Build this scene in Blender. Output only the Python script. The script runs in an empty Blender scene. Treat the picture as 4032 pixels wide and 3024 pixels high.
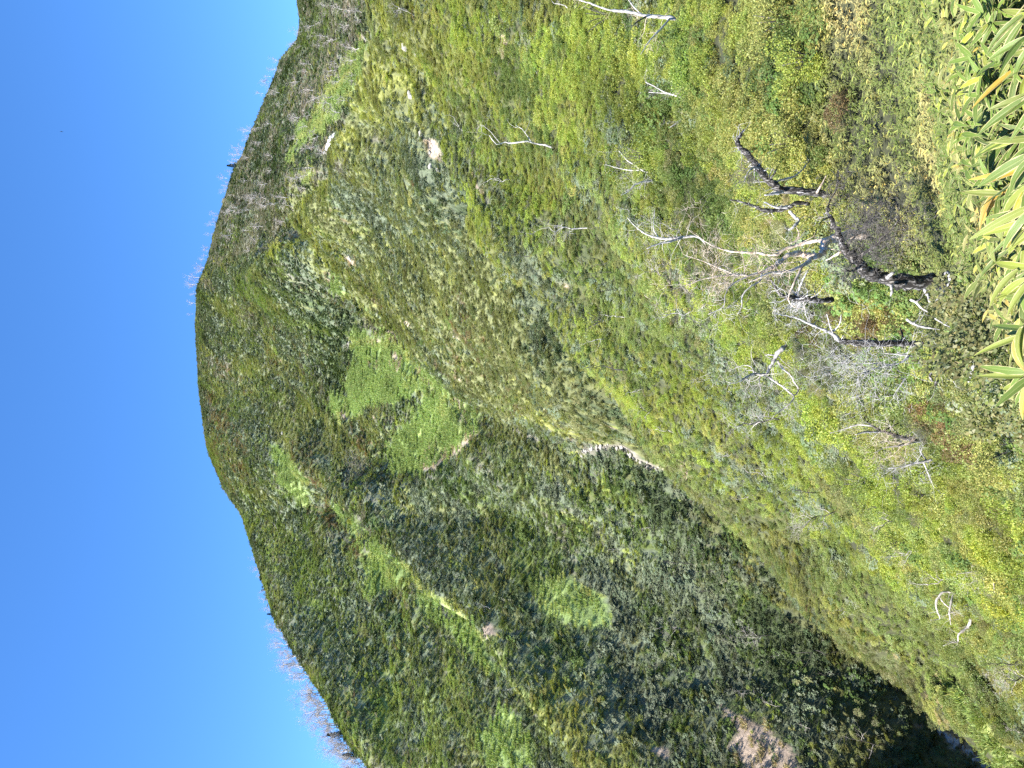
import bpy, math, random
import numpy as np
from mathutils import Vector, Matrix, Euler

S = bpy.context.scene
COL = S.collection

# ------------------------------------------------------------------ camera
# phone held sideways: world up points to the LEFT edge of the picture
cam_d = bpy.data.cameras.new("camera")
cam = bpy.data.objects.new("camera", cam_d); COL.objects.link(cam)
cam_d.sensor_fit = 'HORIZONTAL'; cam_d.sensor_width = 36.0
cam_d.lens = 36.0 * 3026.0 / 4032.0
cam_d.clip_start = 0.05; cam_d.clip_end = 5000
cam.matrix_world = Matrix(((0, 1, 0, 0), (0, 0, -1, 0), (-1, 0, 0, 0), (0, 0, 0, 1)))
S.camera = cam

# ------------------------------------------------------------------ light
SUN = Vector((-0.50, -0.34, 0.80)).normalized()
sun_el = math.asin(SUN.z); sun_az = math.atan2(SUN.x, SUN.y)
world = bpy.data.worlds.new("World"); S.world = world; world.use_nodes = True
wn = world.node_tree.nodes; wl = world.node_tree.links
bg = wn["Background"]
sky = wn.new("ShaderNodeTexSky"); sky.sky_type = 'NISHITA'; sky.sun_disc = False
sky.sun_elevation = sun_el; sky.sun_rotation = sun_az
sky.altitude = 2500; sky.air_density = 0.8; sky.dust_density = 0.2; sky.ozone_density = 6.0
hs = wn.new('ShaderNodeHueSaturation'); hs.inputs['Saturation'].default_value = 1.14
wl.new(sky.outputs[0], hs.inputs['Color']); wl.new(hs.outputs[0], bg.inputs[0]); bg.inputs[1].default_value = 0.14
sd = bpy.data.lights.new("sun", 'SUN'); so = bpy.data.objects.new("sun", sd); COL.objects.link(so)
sd.energy = 5.0; sd.angle = math.radians(0.53); sd.color = (1.0, 0.95, 0.87)
so.rotation_euler = SUN.to_track_quat('Z', 'Y').to_euler()
S.view_settings.view_transform = 'Standard'; S.view_settings.look = 'None'
S.view_settings.exposure = 1.6; S.view_settings.gamma = 1.0
S.cycles.max_bounces = 5; S.cycles.diffuse_bounces = 3; S.cycles.glossy_bounces = 2
S.cycles.transmission_bounces = 2; S.cycles.transparent_max_bounces = 4
S.cycles.use_denoising = False

rng = np.random.default_rng(11)
random.seed(5)
F = 3026.0
def pr(Y): return (1512.0 - Y) / F       # picture row    -> sideways tangent
def pt(X): return (2016.0 - X) / F       # picture column -> upward tangent
def conv(pts, ox, oy, s): return [(ox + a / s, oy + b / s) for a, b in pts]

# ------------------------------------------------------------------ noise
def _h(ix, iy, s):
    n = (ix.astype(np.int64) * 374761393 + iy.astype(np.int64) * 668265263 + s * 974634777) & 0x7fffffff
    n = ((n ^ (n >> 13)) * 1274126177) & 0x7fffffff
    return ((n ^ (n >> 16)) & 0xffff) / 65535.0
def vnoise(x, y, s=0):
    x = np.asarray(x, float); y = np.asarray(y, float)
    ix = np.floor(x); iy = np.floor(y); fx = x - ix; fy = y - iy
    fx = fx * fx * (3 - 2 * fx); fy = fy * fy * (3 - 2 * fy)
    a = _h(ix, iy, s); b = _h(ix + 1, iy, s); c = _h(ix, iy + 1, s); d = _h(ix + 1, iy + 1, s)
    return (a + (b - a) * fx) * (1 - fy) + (c + (d - c) * fx) * fy - 0.5
def fbm(x, y, s=0, o=4, g=0.5):
    v = 0; a = 1.0
    for k in range(o):
        v = v + a * vnoise(x * 2 ** k + 17.3 * k, y * 2 ** k - 9.1 * k, s + k); a *= g
    return v

# ------------------------------------------------------------------ terrain
# control points (X, Y, distance) of the lie of the land, in metres from the camera
CP = [
 # under and round the feet
 (4250,-400,2.4),(4250,300,2.4),(4250,1000,2.7),(4250,1600,4.5),(4200,2300,14),(4250,3024,32),
 (4032,100,3.4),(4032,600,3.5),(4032,1100,4.6),(4032,1500,7.5),(4032,1800,13),(4032,2200,21),(4032,2600,29),(4080,3024,41),
 (3850,200,4.6),(3850,700,5.4),(3850,1200,7.5),
 (3700,-100,6),(3700,300,7),(3700,800,9),(3722,1105,11.5),(3700,1500,16),(3700,1900,24),(3700,2300,33),(3720,2650,47),
 (3450,0,10.5),(3450,400,12),(3450,800,14),(3450,1150,16),(3450,1500,21),(3450,1900,31),(3450,2300,44),
 (3200,0,14),(3200,400,15.5),(3246,765,16),(3200,1150,20),(3200,1500,26),(3200,1900,40),(3150,2100,55),
 (2900,0,19),(2900,350,19),(2960,600,18.5),(3050,900,20),
 (2680,0,24),(2720,200,23.5),(2850,480,21.5),
 (2600,-50,29),(2620,300,30),(2750,560,28),(2850,900,29),(2950,1300,32),(2950,1650,45),
 (2400,0,38),(2400,400,39),(2500,800,40),(2600,1200,43),(2700,1500,50),
 (2150,0,48),(2150,400,52),(2250,800,54),(2350,1150,57),
 (1900,0,57),(1900,350,63),(2000,700,66),
 # edge of the near slope
 (1860,893,74),(2005,1057,70),(2151,1185,68),(2279,1422,69),(2461,1568,70),(2625,1768,75),(2826,1914,74),(3099,2242,66),(3508,2643,57),(3627,2753,53),(3709,2819,50.5),(3845,2917,47),(3970,3040,44),
 # mid ridge
 (1640,0,68),(1600,300,80),(1650,650,86),(1750,850,90),(1700,1150,112),(1900,1100,94),(1900,1400,108),(2060,1200,88),(2150,1380,86),
 (2150,1600,98),(2330,1560,84),(2350,1700,92),(2490,1680,84),
 (1480,0,82),(1453,157,86),(1423,325,96),(1363,476,110),(1315,639,126),(1242,741,142),(1158,862,166),(1062,964,192),(995,1057,216),
 (1550,500,105),(1500,850,125),(1400,1050,150),(1250,1000,175),(1200,1250,205),(1500,1150,140),(1650,1350,138),(1750,1480,134),
 # the stream
 (2590,1830,90),(2494,1800,93),(2374,1760,97),(2283,1790,101),(2150,1765,108),(2012,1690,119),(1900,1645,127),(1801,1610,136),(1705,1535,147),(1590,1390,162),(1512,1290,175),
 (2700,1885,87),
 # bowl and summit face
 (1360,1250,190),(1400,1400,190),(1450,1550,182),(1400,1650,186),(1560,1700,165),(1680,1780,152),(1760,1720,143),(1300,1450,215),
 (1150,1500,240),(1000,1250,258),(1000,1550,268),(900,1250,285),(850,1550,300),(1080,1750,240),(1180,1900,215),(1300,1750,205),(1480,1830,175),
 # left front hill, its upper end
 (1620,1900,150),(1700,2000,142),(1850,1850,130),(2000,1900,120),(2200,1930,108),(2400,1950,98),
 # far right slope
 (1400,60,170),(1400,200,175),(1294,560,192),(1340,420,182),(1230,700,198),(1150,820,210),(1250,300,225),(1200,500,225),(1100,650,240),(1250,50,260),
 (1050,850,240),(950,1000,265),(1000,750,262),(2500,-900,30),(1500,-700,60),(1100,-600,300),(3400,-700,11),(1600,3700,118),(2600,3700,58),(3400,3700,44),
]
SKY = [(1160,-200,330),(1167,0,325),(1180,80,320),(1170,160,312),(1103,237,306),(1070,330,305),(984,529,300),(950,620,298),(926,656,296),(880,790,300),(838,930,302),(820,1020,305),
 (775,1130,312),(769,1276,318),(775,1400,318),(784,1550,314),(811,1750,302),(875,1914,288),(948,2024,272),(1012,2224,244),(1075,2425,216),(1166,2588,192),(1276,2752,170),(1349,2898,156),(1449,3024,146),(1520,3200,140),(1600,3400,135)]
pts = [(pr(Y), math.log(d), pt(X)) for X, Y, d in CP]
def dense(L_, step):
    out = [L_[0]]
    for a, b in zip(L_[:-1], L_[1:]):
        k = max(1, int(round(math.hypot(b[0] - a[0], b[1] - a[1]) / step)))
        out += [tuple(a[i] + (b[i] - a[i]) * j / k for i in range(3)) for j in range(1, k + 1)]
    return out
for X, Y, d in dense(SKY, 45):
    pts.append((pr(Y), math.log(d), pt(X)))
    pts.append((pr(Y), math.log(d * 1.12), pt(X) - 0.035))
    pts.append((pr(Y), math.log(d * 1.6), pt(X) - 0.17))
# rims and the hidden ground behind them
RIMS = [([(1453,157,86),(1423,325,96),(1363,476,110),(1315,639,126),(1242,741,142),(1158,862,166)], 1.2, .085),
        ([(1860,893,74),(2005,1057,70),(2151,1185,68),(2279,1422,69),(2461,1568,70),(2625,1768,75),(2826,1914,74)], 1.09, .040),
        ([(2826,1914,74),(3099,2242,66),(3508,2643,57),(3709,2819,50.5),(3845,2917,47),(3970,3040,44)], 1.07, .055),
        ([(1306,1968,192),(1476,2117,162),(1577,2218,148),(1645,2293,138),(1767,2388,127),(1862,2476,118),(1957,2564,110),(2038,2699,102),(2100,2781,97),(2260,3024,86)], 1.10, .042)]
# the two left hills: even slopes between the rim of the bank, the crest over the gully and the skyline
_bk = RIMS[1][0][-1:] + RIMS[2][0] + [(4300, 3300, 38)]; _cr = RIMS[3][0] + [(2420, 3300, 78)]
def along(tab, Y): return np.interp(Y, [a[1] for a in tab], [a[0] for a in tab]), np.interp(Y, [a[1] for a in tab], [a[2] for a in tab])
for Y in range(2040, 3330, 105):
    xb, db = along(_bk, Y); xc, dc = along(_cr, Y); xs, ds_ = along(SKY, Y)
    for f in (.06, .3, .55, .8):
        pts.append((pr(Y), -math.log((1 - f) / (db + 8) + f / dc), pt(xb + (xc - xb) * f)))
    dg = dc + 24
    for f in (.1, .35, .6, .85):
        pts.append((pr(Y), -math.log((1 - f) / dg + f / ds_), pt(xc + (xs - xc) * f)))
for L_, m_, dt in RIMS:
    for X, Y, d in dense(L_, 90):
        pts.append((pr(Y), math.log(d), pt(X))); pts.append((pr(Y), math.log(d * m_), pt(X) - dt))
pts = [pts[i] for i in range(len(pts)) if all(abs(pts[i][0] - p_[0]) > .012 or abs(pts[i][1] - p_[1]) > .03 for p_ in pts[:i])]
for Y_, d_, t_ in ((3024,3,-1.25),(3024,8,-1.0),(3024,16,-.86),(2300,5,-.98),(3500,10,-1.0)): pts.append((pr(Y_), math.log(d_), t_))
for r0 in (-1.0, -0.5, 0, 0.5, 1.0):
    pts.append((r0, math.log(0.6), -2.9)); pts.append((r0, math.log(1.3), -1.38))
P = np.array(pts); KX = 4.2
U = np.c_[P[:, 0] * KX, P[:, 1] * 1.6]
def phi(D2): return 0.5 * D2 * np.log(D2 + 1e-12)
n = len(P)
D2 = ((U[:, None, :] - U[None]) ** 2).sum(-1)
A = np.zeros((n + 3, n + 3)); A[:n, :n] = phi(D2) + np.eye(n) * 0.0008
A[:n, n] = 1; A[:n, n + 1:] = U; A[n, :n] = 1; A[n + 1:, :n] = U.T
W = np.linalg.solve(A, np.r_[P[:, 2], 0, 0, 0])
def tsurf(r, q):
    sh = np.shape(r); r = np.ravel(r) * KX; q = np.ravel(q) * 1.6
    out = np.empty(len(r))
    for i in range(0, len(r), 20000):
        a = r[i:i + 20000]; b = q[i:i + 20000]
        d2 = (a[:, None] - U[None, :, 0]) ** 2 + (b[:, None] - U[None, :, 1]) ** 2
        out[i:i + 20000] = phi(d2) @ W[:n] + W[n] + W[n + 1] * a + W[n + 2] * b
    return out.reshape(sh)
NR, NQ = 460, 760
RG = np.linspace(-0.95, 0.95, NR); QG = np.linspace(math.log(0.5), math.log(620), NQ)
RR, QQ = np.meshgrid(RG, QG, indexing='ij')
TT = tsurf(RR[::2, ::2], QQ[::2, ::2])
def bil(Gr, r, q, nr, nq):
    fr = np.clip((r - RG[0]) / (RG[-1] - RG[0]) * (nr - 1), 0, nr - 1.001)
    fq = np.clip((q - QG[0]) / (QG[-1] - QG[0]) * (nq - 1), 0, nq - 1.001)
    i = fr.astype(int); j = fq.astype(int); a = fr - i; b = fq - j
    return (Gr[i, j] * (1 - a) + Gr[i + 1, j] * a) * (1 - b) + (Gr[i, j + 1] * (1 - a) + Gr[i + 1, j + 1] * a) * b
TS = tsurf(RR, QQ)
DD = np.exp(QQ); XX = RR * DD
def rim(tt, q, r, tab, depth, back, sharp=1.6):
    """cut the ground away behind a rim, coming back up over `back` metres"""
    Ys = np.array([a[0] for a in tab], float); ds = np.array([a[1] for a in tab], float)
    Y = 1512 - r * F; de = np.interp(Y, Ys, ds); u = np.exp(q) - de
    side = np.clip((Y - Ys[0] + 60) / 120, 0, 1) * np.clip((Ys[-1] + 60 - Y) / 120, 0, 1)
    prof = np.clip(u / sharp, 0, 1) * np.exp(-np.clip(u - sharp, 0, None) / back * 1.3)
    lip = np.exp(-(u / 3.0) ** 2) * .5 * (u < 0)
    return tt + side * (lip - depth * prof) / np.exp(q)
E_RAV = [(820,78),(893,74),(1057,70),(1185,68),(1422,69),(1568,70),(1768,75)]
E_BANK = [(1800,75),(1914,74),(2242,66),(2643,57),(2917,47),(3050,43.6)]
E_CREST = [(-300,80),(0,82),(157,86),(325,96),(476,110),(639,126),(741,142),(862,166),(964,192)]
E_GUL = [(1990,188),(2117,162),(2218,148),(2293,138),(2388,127),(2476,118),(2564,110),(2699,102),(2781,97),(3024,86),(3150,82)]
TS = rim(TS, QQ, RR, E_RAV, 3.2, 9); TS = rim(TS, QQ, RR, E_BANK, 4.5, 9); TS = rim(TS, QQ, RR, E_CREST, 9, 45, 5); TS = rim(TS, QQ, RR, E_GUL, 4.5, 20, 3)
def carve(tt, path, depth, width):
    W_ = np.array([((1512 - Y) / F * d, d) for X, Y, d in path]); best = np.full(tt.shape, 1e9)
    for (x1, y1), (x2, y2) in zip(W_[:-1], W_[1:]):
        vx, vy = x2 - x1, y2 - y1; k_ = np.clip(((XX - x1) * vx + (DD - y1) * vy) / (vx * vx + vy * vy), 0, 1)
        best = np.minimum(best, np.hypot(XX - x1 - k_ * vx, DD - y1 - k_ * vy))
    return tt - depth * np.exp(-(best / width) ** 2) / DD
STREAM = [(2590,1830,90),(2494,1800,93),(2374,1760,97),(2283,1790,101),(2150,1765,108),(2012,1690,119),(1900,1645,127),(1801,1610,136),(1705,1535,147),(1590,1390,162),(1512,1290,175),(1400,1200,195)]
TS = carve(TS, STREAM, 2.2, 2.6)
TS = carve(TS, [(1500,2000,160),(1850,2010,126),(2150,2110,108),(2400,2250,95)], 1.6, 5)
TS = carve(TS, [(1250,900,180),(1500,1000,140),(1750,1080,108),(2000,1220,90)], 1.3, 6)
TS = carve(TS, [(1600,350,82),(1800,640,80),(1980,900,82)], 1.2, 4)
TS = carve(TS, [(1330,2380,195),(1500,2620,165),(1750,3000,140)], 2.5, 6)
TS = carve(TS, [(1150,1830,230),(1300,2100,205),(1450,2350,180)], 1.8, 6)
def folds(x, y):
    """across, along: the way the ribs of each slope run"""
    r = x / np.maximum(y, .5); Y = 1512 - r * F
    near = y < np.interp(Y, [0, 400, 893, 1568, 1914, 2643, 3050], [60, 74, 79, 76, 78, 60, 46])
    left = (~near) & (y > np.interp(Y, [0, 1250, 1700, 1850, 2200, 3100], [400, 165, 104, 92, 80, 50]))
    v = np.where(near, x * .87 - y * .49, np.where(left, x * .90 - y * .40, -x * .15 + y * .98))
    u = np.where(near, x * .49 + y * .87, np.where(left, x * .40 + y * .90, x * .98 + y * .15))
    return v, u, near, left
def ridged(v, u, s): return 0.5 - np.abs(fbm(v, u, s, 2)) * 1.6
def relief(x, y):
    qs = np.log(np.interp(1512 - x / np.maximum(y, .5) * F, [a[1] for a in SKY], [a[2] for a in SKY]))
    return (relief0(x, y) + fold_relief(x, y)) * (1 - .8 * np.exp(-((np.log(np.maximum(y, .5)) - qs) / .13) ** 2))
def fold_relief(x, y):
    v, u, near, left = folds(x, y)
    a_n = np.clip((y - 22) / 20, 0, 1) * .55; far = np.clip((y - 60) / 25, 0, 1)
    f_n = ridged(v / 3.6, u / 26, 811) * a_n
    f_m = ridged(v / 7, u / 40, 821) * 1.5 * far + ridged(v / 2.6, u / 22, 823) * .45 * far
    f_l = ridged(v / 7.5, u / 36, 831) * (1.1 + 1.6 * np.clip((y - 125) / 30, 0, 1)) * far + ridged(v / 3, u / 16, 833) * .55 * far
    return np.where(near, f_n, np.where(left, f_l, f_m)) * (1 - .35 * np.clip((y - 220) / 60, 0, 1))
def relief0(x, y):
    d = y
    far = np.clip((d - 25) / 60, 0, 1)
    vfar = np.clip((d - 120) / 80, 0, 1)
    rid = 0.5 - np.abs(vnoise(x / 11 + 3, y / 26, 51)) * 2
    return (fbm(x / 22, y / 30, 3, 3) * 1.7 * far * (1 - .45 * vfar) * (1 - .5 * np.clip((d - 190) / 60, 0, 1)) + fbm(x / 6, y / 8, 9, 3) * 0.9 * far + rid * .9 * vfar + (0.5 - np.abs(vnoise(x / 4 + .15 * y, y / 17, 57)) * 2) * .6 * far
            + fbm(x / 3, y / 3, 21, 3) * 0.35 * np.clip((d - 4) / 10, 0, 1))
ZZ = TS * DD + relief(XX, DD) - 0.35 * np.clip(DD / 12, 0, 1)
TG = ZZ / DD
_sy = [a[1] for a in SKY]; _want = pt(np.interp(1512 - RG * F, _sy, [a[0] for a in SKY]))
_pl = 0.45 / DD; _far = QG > math.log(118); _g2 = np.exp(-np.linspace(-2.2, 2.2, 9) ** 2); _g2 /= _g2.sum()
_qs = np.log(np.interp(1512 - RG * F, _sy, [a[2] for a in SKY]))
for _ in range(3):   # settle the crest on the skyline; the ground more than a few metres below it stays put
    _c = _want - (TG + _pl)[:, _far].max(1); _c = np.convolve(np.pad(_c, 4, 'edge'), _g2, 'valid'); _c = np.clip(_c, -.012, .012)
    TG = TG + _c[:, None] * np.clip(1 + (QG[None] - _qs[:, None]) / .16, 0, 1)
ZZ = TG * DD
def ground(x, y):
    d = np.maximum(np.asarray(y, float), 0.55); r = np.asarray(x, float) / d
    return bil(TG, r, np.log(d), NR, NQ) * d
RMAX = np.maximum.accumulate(TG[:, 60:], axis=1)
def hit(X, Y, dmin=2.0, lift=0.0):
    """first ground point met by the line of sight through a picture point"""
    r = pr(Y); t = pt(X)
    q = np.linspace(math.log(dmin), math.log(500), 2600)
    g = bil(TG, np.full_like(q, r), q, NR, NQ) + lift / np.exp(q)
    k = np.nonzero(g >= t)[0]
    d = float(np.exp(q[k[0]])) if len(k) else float(np.exp(q[np.argmax(g)]))
    return Vector((r * d, d, float(ground(r * d, d))))
def at(X, Y, d): return Vector((pr(Y) * d, d, pt(X) * d))

# ------------------------------------------------------------------ patches of ground, as outlines
z1 = lambda p: conv(p, 700, 0, 1.659)
z2 = lambda p: conv(p, 700, 900, 1.659)
z3 = lambda p: conv(p, 900, 1900, 1.476)
z4 = lambda p: conv(p, 1500, 0, 1.659)
z5 = lambda p: conv(p, 1500, 1000, 1.659)
z6 = lambda p: conv(p, 2000, 1900, 1.476)
zb = lambda p: conv(p, 2900, 2200, 1.954)
def blob(X, Y, a, b, ang=0.0, k=9):
    ph = (X * 7 + Y * 3) % 6
    out = []
    for i in range(k):
        th = i * 2 * math.pi / k; m = 1 + 0.25 * math.sin(2 * th + ph) + 0.12 * math.sin(3 * th + 2 * ph)
        u = a * m * math.cos(th); v = b * m * math.sin(th); c = math.cos(ang); s = math.sin(ang)
        out.append((X + u * c - v * s, Y + u * s + v * c))
    return out
def strip(path, w):
    L = []; R = []
    for i, (x, y) in enumerate(path):
        a = path[max(i - 1, 0)]; b = path[min(i + 1, len(path) - 1)]
        dx, dy = b[0] - a[0], b[1] - a[1]; l = math.hypot(dx, dy) or 1
        ww = w * (0.75 + 0.5 * ((i * 37) % 10) / 10)
        L.append((x - dy / l * ww, y + dx / l * ww)); R.append((x + dy / l * ww, y - dx / l * ww))
    return L + R[::-1]
GRASS = [
 strip([(1640,1440),(1720,1520),(1800,1590),(1880,1640)],14), strip([(1780,1240),(1740,1300)],6),
 z2([(1110,690),(1150,860),(1090,1000),(1110,1100),(1000,1060),(990,1170),(1060,1260),(1120,1250),(1200,1180),(1290,1130),(1400,1150),(1560,1060),(1659,1030),(1500,930),(1350,850),(1290,700),(1200,650)]),
 z5([(340,900),(480,1000),(560,1040),(640,1090),(640,1150),(520,1280),(280,1420),(120,1440),(50,1420),(40,1280),(90,1150),(200,1080),(290,950)]),
 z5([(0,500),(100,560),(220,700),(200,770),(80,800),(0,780)]),
 z3([(600,110),(680,200),(800,270),(880,350),(1000,480),(1100,590),(1250,700),(1380,800),(1300,870),(1200,800),(1080,680),(1050,620),(920,600),(830,680),(790,600),(790,480),(760,380),(700,280),(620,180)]),
 z3([(1280,850),(1400,830),(1500,1000),(1600,1110),(1500,1130),(1380,960)]),
 [(1031,1720),(1086,1756),(1170,1840),(1215,1910),(1230,1985),(1190,1995),(1150,1960),(1110,1900),(1075,1790)],
 z1([(1190,260),(1240,280),(1200,470),(1080,660),(1010,800),(930,880),(870,920),(860,860),(900,740),(960,650),(1010,540),(1080,430)]),
 z1([(780,1120),(880,1080),(880,1150),(790,1200)]),
 z1([(780,800),(850,800),(860,900),(800,980),(740,1080),(720,1060),(780,930)]),
 z3([(1600,1300),(1771,1500),(1771,1659),(1480,1659),(1450,1480)]),
 z6([(140,570),(350,540),(560,680),(600,860),(380,830),(260,770),(190,720)]),
 zb([(1560,900),(1700,1020),(1900,1250),(2050,1450),(2212,1600),(2020,1600),(1900,1400),(1700,1150)]),
 z2([(1290,620),(1330,690),(1240,560),(1130,430),(1040,420),(1000,340),(980,290),(1020,270),(1100,390),(1200,480)]),
]
SOIL = [
 [(2806,2733),(2881,2801),(2962,2842),(3050,2890),(3120,2950),(3150,3040),(2948,3040),(2900,2970),(2867,2923),(2915,2876),(2850,2820)],
 blob(2600,2970,36,26,.6), [(1685,540),(1705,545),(1735,600),(1728,632),(1695,620),(1684,575)],
 blob(2241,440,16,7,.6), blob(1982,160,26,10,.9), blob(1741,199,12,7), strip([(1850,675),(1870,720),(1895,760),(1922,813)],7),
 blob(2215,1120,26,8,.9), blob(1786,1313,12,12), blob(1602,1265,12,7,.8), blob(1795,1482,24,6,1.0),
 blob(1478,1177,22,12,.9), blob(1381,1020,22,14,.3), blob(1297,1093,16,16), blob(1916,2483,42,18,.8),
 strip([(1874,1693),(1835,1735),(1789,1783),(1740,1800),(1665,1850)],9), blob(1705,1771,22,8,-.8), blob(1640,1800,24,7,-.8),
 blob(1218,579,20,6,1.2), blob(1236,681,18,6,-.8), blob(1275,575,30,9,-1.0), blob(1560,1420,34,16,1.1), blob(1470,1340,16,16), blob(1480,1430,20,10),
 strip([(1512,1289),(1550,1330),(1590,1386),(1640,1450),(1700,1510)],5), blob(1350,1640,24,14,1.), blob(1560,1480,16,8), blob(1470,1640,10,6),
 strip([(1800,1560),(1830,1640),(1850,1690)],7), blob(2700,1850,40,9,.8), blob(1410,150,16,8,1.3), blob(2400,1680,10,6), blob(3620,2870,20,5,.8), blob(3400,2750,14,4,.8),
]
ROCK = [
 strip([(2600,1850),(2560,1840),(2494,1793),(2440,1760),(2374,1753),(2320,1775),(2283,1790)],12), strip([(2120,1760),(2080,1720),(2012,1681)],4),
 strip([(1415,2080),(1430,2125),(1445,2175)],12), blob(1750,2415,30,22,.9), strip([(3690,2855),(3760,2912),(3840,2975),(3920,3040),(3960,3080)],24),
 blob(1375,1358,24,16,1.2), blob(2340,1880,24,7,-.7), blob(2200,1905,16,6,-.7), strip([(3740,2690),(3780,2740),(3820,2790)],6), blob(2580,2320,0.1,0.1),
 blob(1400,1000,10,7),
]
SNOW = z1([(1022,868),(1010,905),(990,950),(968,985),(945,1012),(955,975),(972,940),(990,905),(1005,880)])
def inpoly(X, Y, poly):
    x = np.asarray(X); y = np.asarray(Y); c = np.zeros(x.shape, bool); m = len(poly)
    xs = [p[0] for p in poly]; ys = [p[1] for p in poly]
    bb = (x > min(xs)) & (x < max(xs)) & (y > min(ys)) & (y < max(ys))
    if not bb.any(): return c
    xi = x[bb]; yi = y[bb]; cc = np.zeros(xi.shape, bool)
    for i in range(m):
        x1, y1 = poly[i]; x2, y2 = poly[(i + 1) % m]
        if y1 == y2: continue
        k = ((y1 > yi) != (y2 > yi)) & (xi < (x2 - x1) * (yi - y1) / (y2 - y1) + x1)
        cc ^= k
    c[bb] = cc
    return c
def picxy(x, y, z):
    return 2016 - z / y * F, 1512 - x / y * F
def wob(X, Y, x, y):
    a = fbm(x / 2.2, y / 4, 71, 3) * 22; b = fbm(x / 2.2, y / 4, 91, 3) * 22
    return X + a, Y + b
def cls_of(x, y, z, jit=0.0):
    """0 scrub, 1 meadow, 2 bare soil, 3 stones"""
    X, Y = picxy(x, y, z); X, Y = wob(X, Y, x, y)
    if jit: X = X + rng.normal(size=np.shape(X)) * jit; Y = Y + rng.normal(size=np.shape(X)) * jit
    c = np.zeros(np.shape(X), int)
    ok = y > 30
    for p in GRASS: c[inpoly(X, Y, p) & ok] = 1
    for p in SOIL: c[inpoly(X, Y, p) & ok] = 2
    for p in ROCK: c[inpoly(X, Y, p) & ok] = 3
    return c

# ------------------------------------------------------------------ materials
def newmat(name):
    m = bpy.data.materials.new(name); m.use_nodes = True
    nt = m.node_tree; return m, nt, nt.nodes["Principled BSDF"]
def nd(nt, t, **k):
    o = nt.nodes.new(t)
    for a, b in k.items(): setattr(o, a, b)
    return o
def mathn(nt, op, a, b=None, clamp=False):
    o = nd(nt, "ShaderNodeMath", operation=op, use_clamp=clamp)
    for i, v in enumerate((a, b)):
        if v is None: continue
        if isinstance(v, (int, float)): o.inputs[i].default_value = v
        else: nt.links.new(v, o.inputs[i])
    return o.outputs[0]
def mixc(nt, f, a, b, bt='MIX'):
    o = nd(nt, "ShaderNodeMix", data_type='RGBA', blend_type=bt)
    for s, v in ((0, f), (6, a), (7, b)):
        if isinstance(v, (int, float)): o.inputs[s].default_value = v
        elif isinstance(v, tuple): o.inputs[s].default_value = (*v, 1)
        else: nt.links.new(v, o.inputs[s])
    return o.outputs[2]
def leaf_mat(name, rough=0.5, spec=0.45, trans=0.35):
    m, nt, p = newmat(name)
    a = nd(nt, "ShaderNodeAttribute", attribute_type='INSTANCER', attribute_name='col')
    v = nd(nt, "ShaderNodeAttribute", attribute_type='GEOMETRY', attribute_name='tint')
    c = mixc(nt, 1.0, a.outputs[0], v.outputs[0], 'MULTIPLY')
    nt.links.new(c, p.inputs["Base Color"]); p.inputs["Roughness"].default_value = rough
    p.inputs["Specular IOR Level"].default_value = spec
    tr = nd(nt, "ShaderNodeBsdfTranslucent")
    nt.links.new(mixc(nt, 1.0, c, (1.1, 1.15, 0.6), 'MULTIPLY'), tr.inputs[0])
    mx = nd(nt, "ShaderNodeMixShader"); mx.inputs[0].default_value = trans
    nt.links.new(p.outputs[0], mx.inputs[1]); nt.links.new(tr.outputs[0], mx.inputs[2])
    nt.links.new(mx.outputs[0], nt.nodes["Material Output"].inputs[0])
    return m
M_LEAF = leaf_mat("deciduous_leaf", 0.5, 0.4, 0.38)
M_EVER = leaf_mat("evergreen_leaf", 0.55, 0.28, 0.2)
M_GRASS = leaf_mat("meadow_blade", 0.55, 0.3, 0.35)
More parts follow.
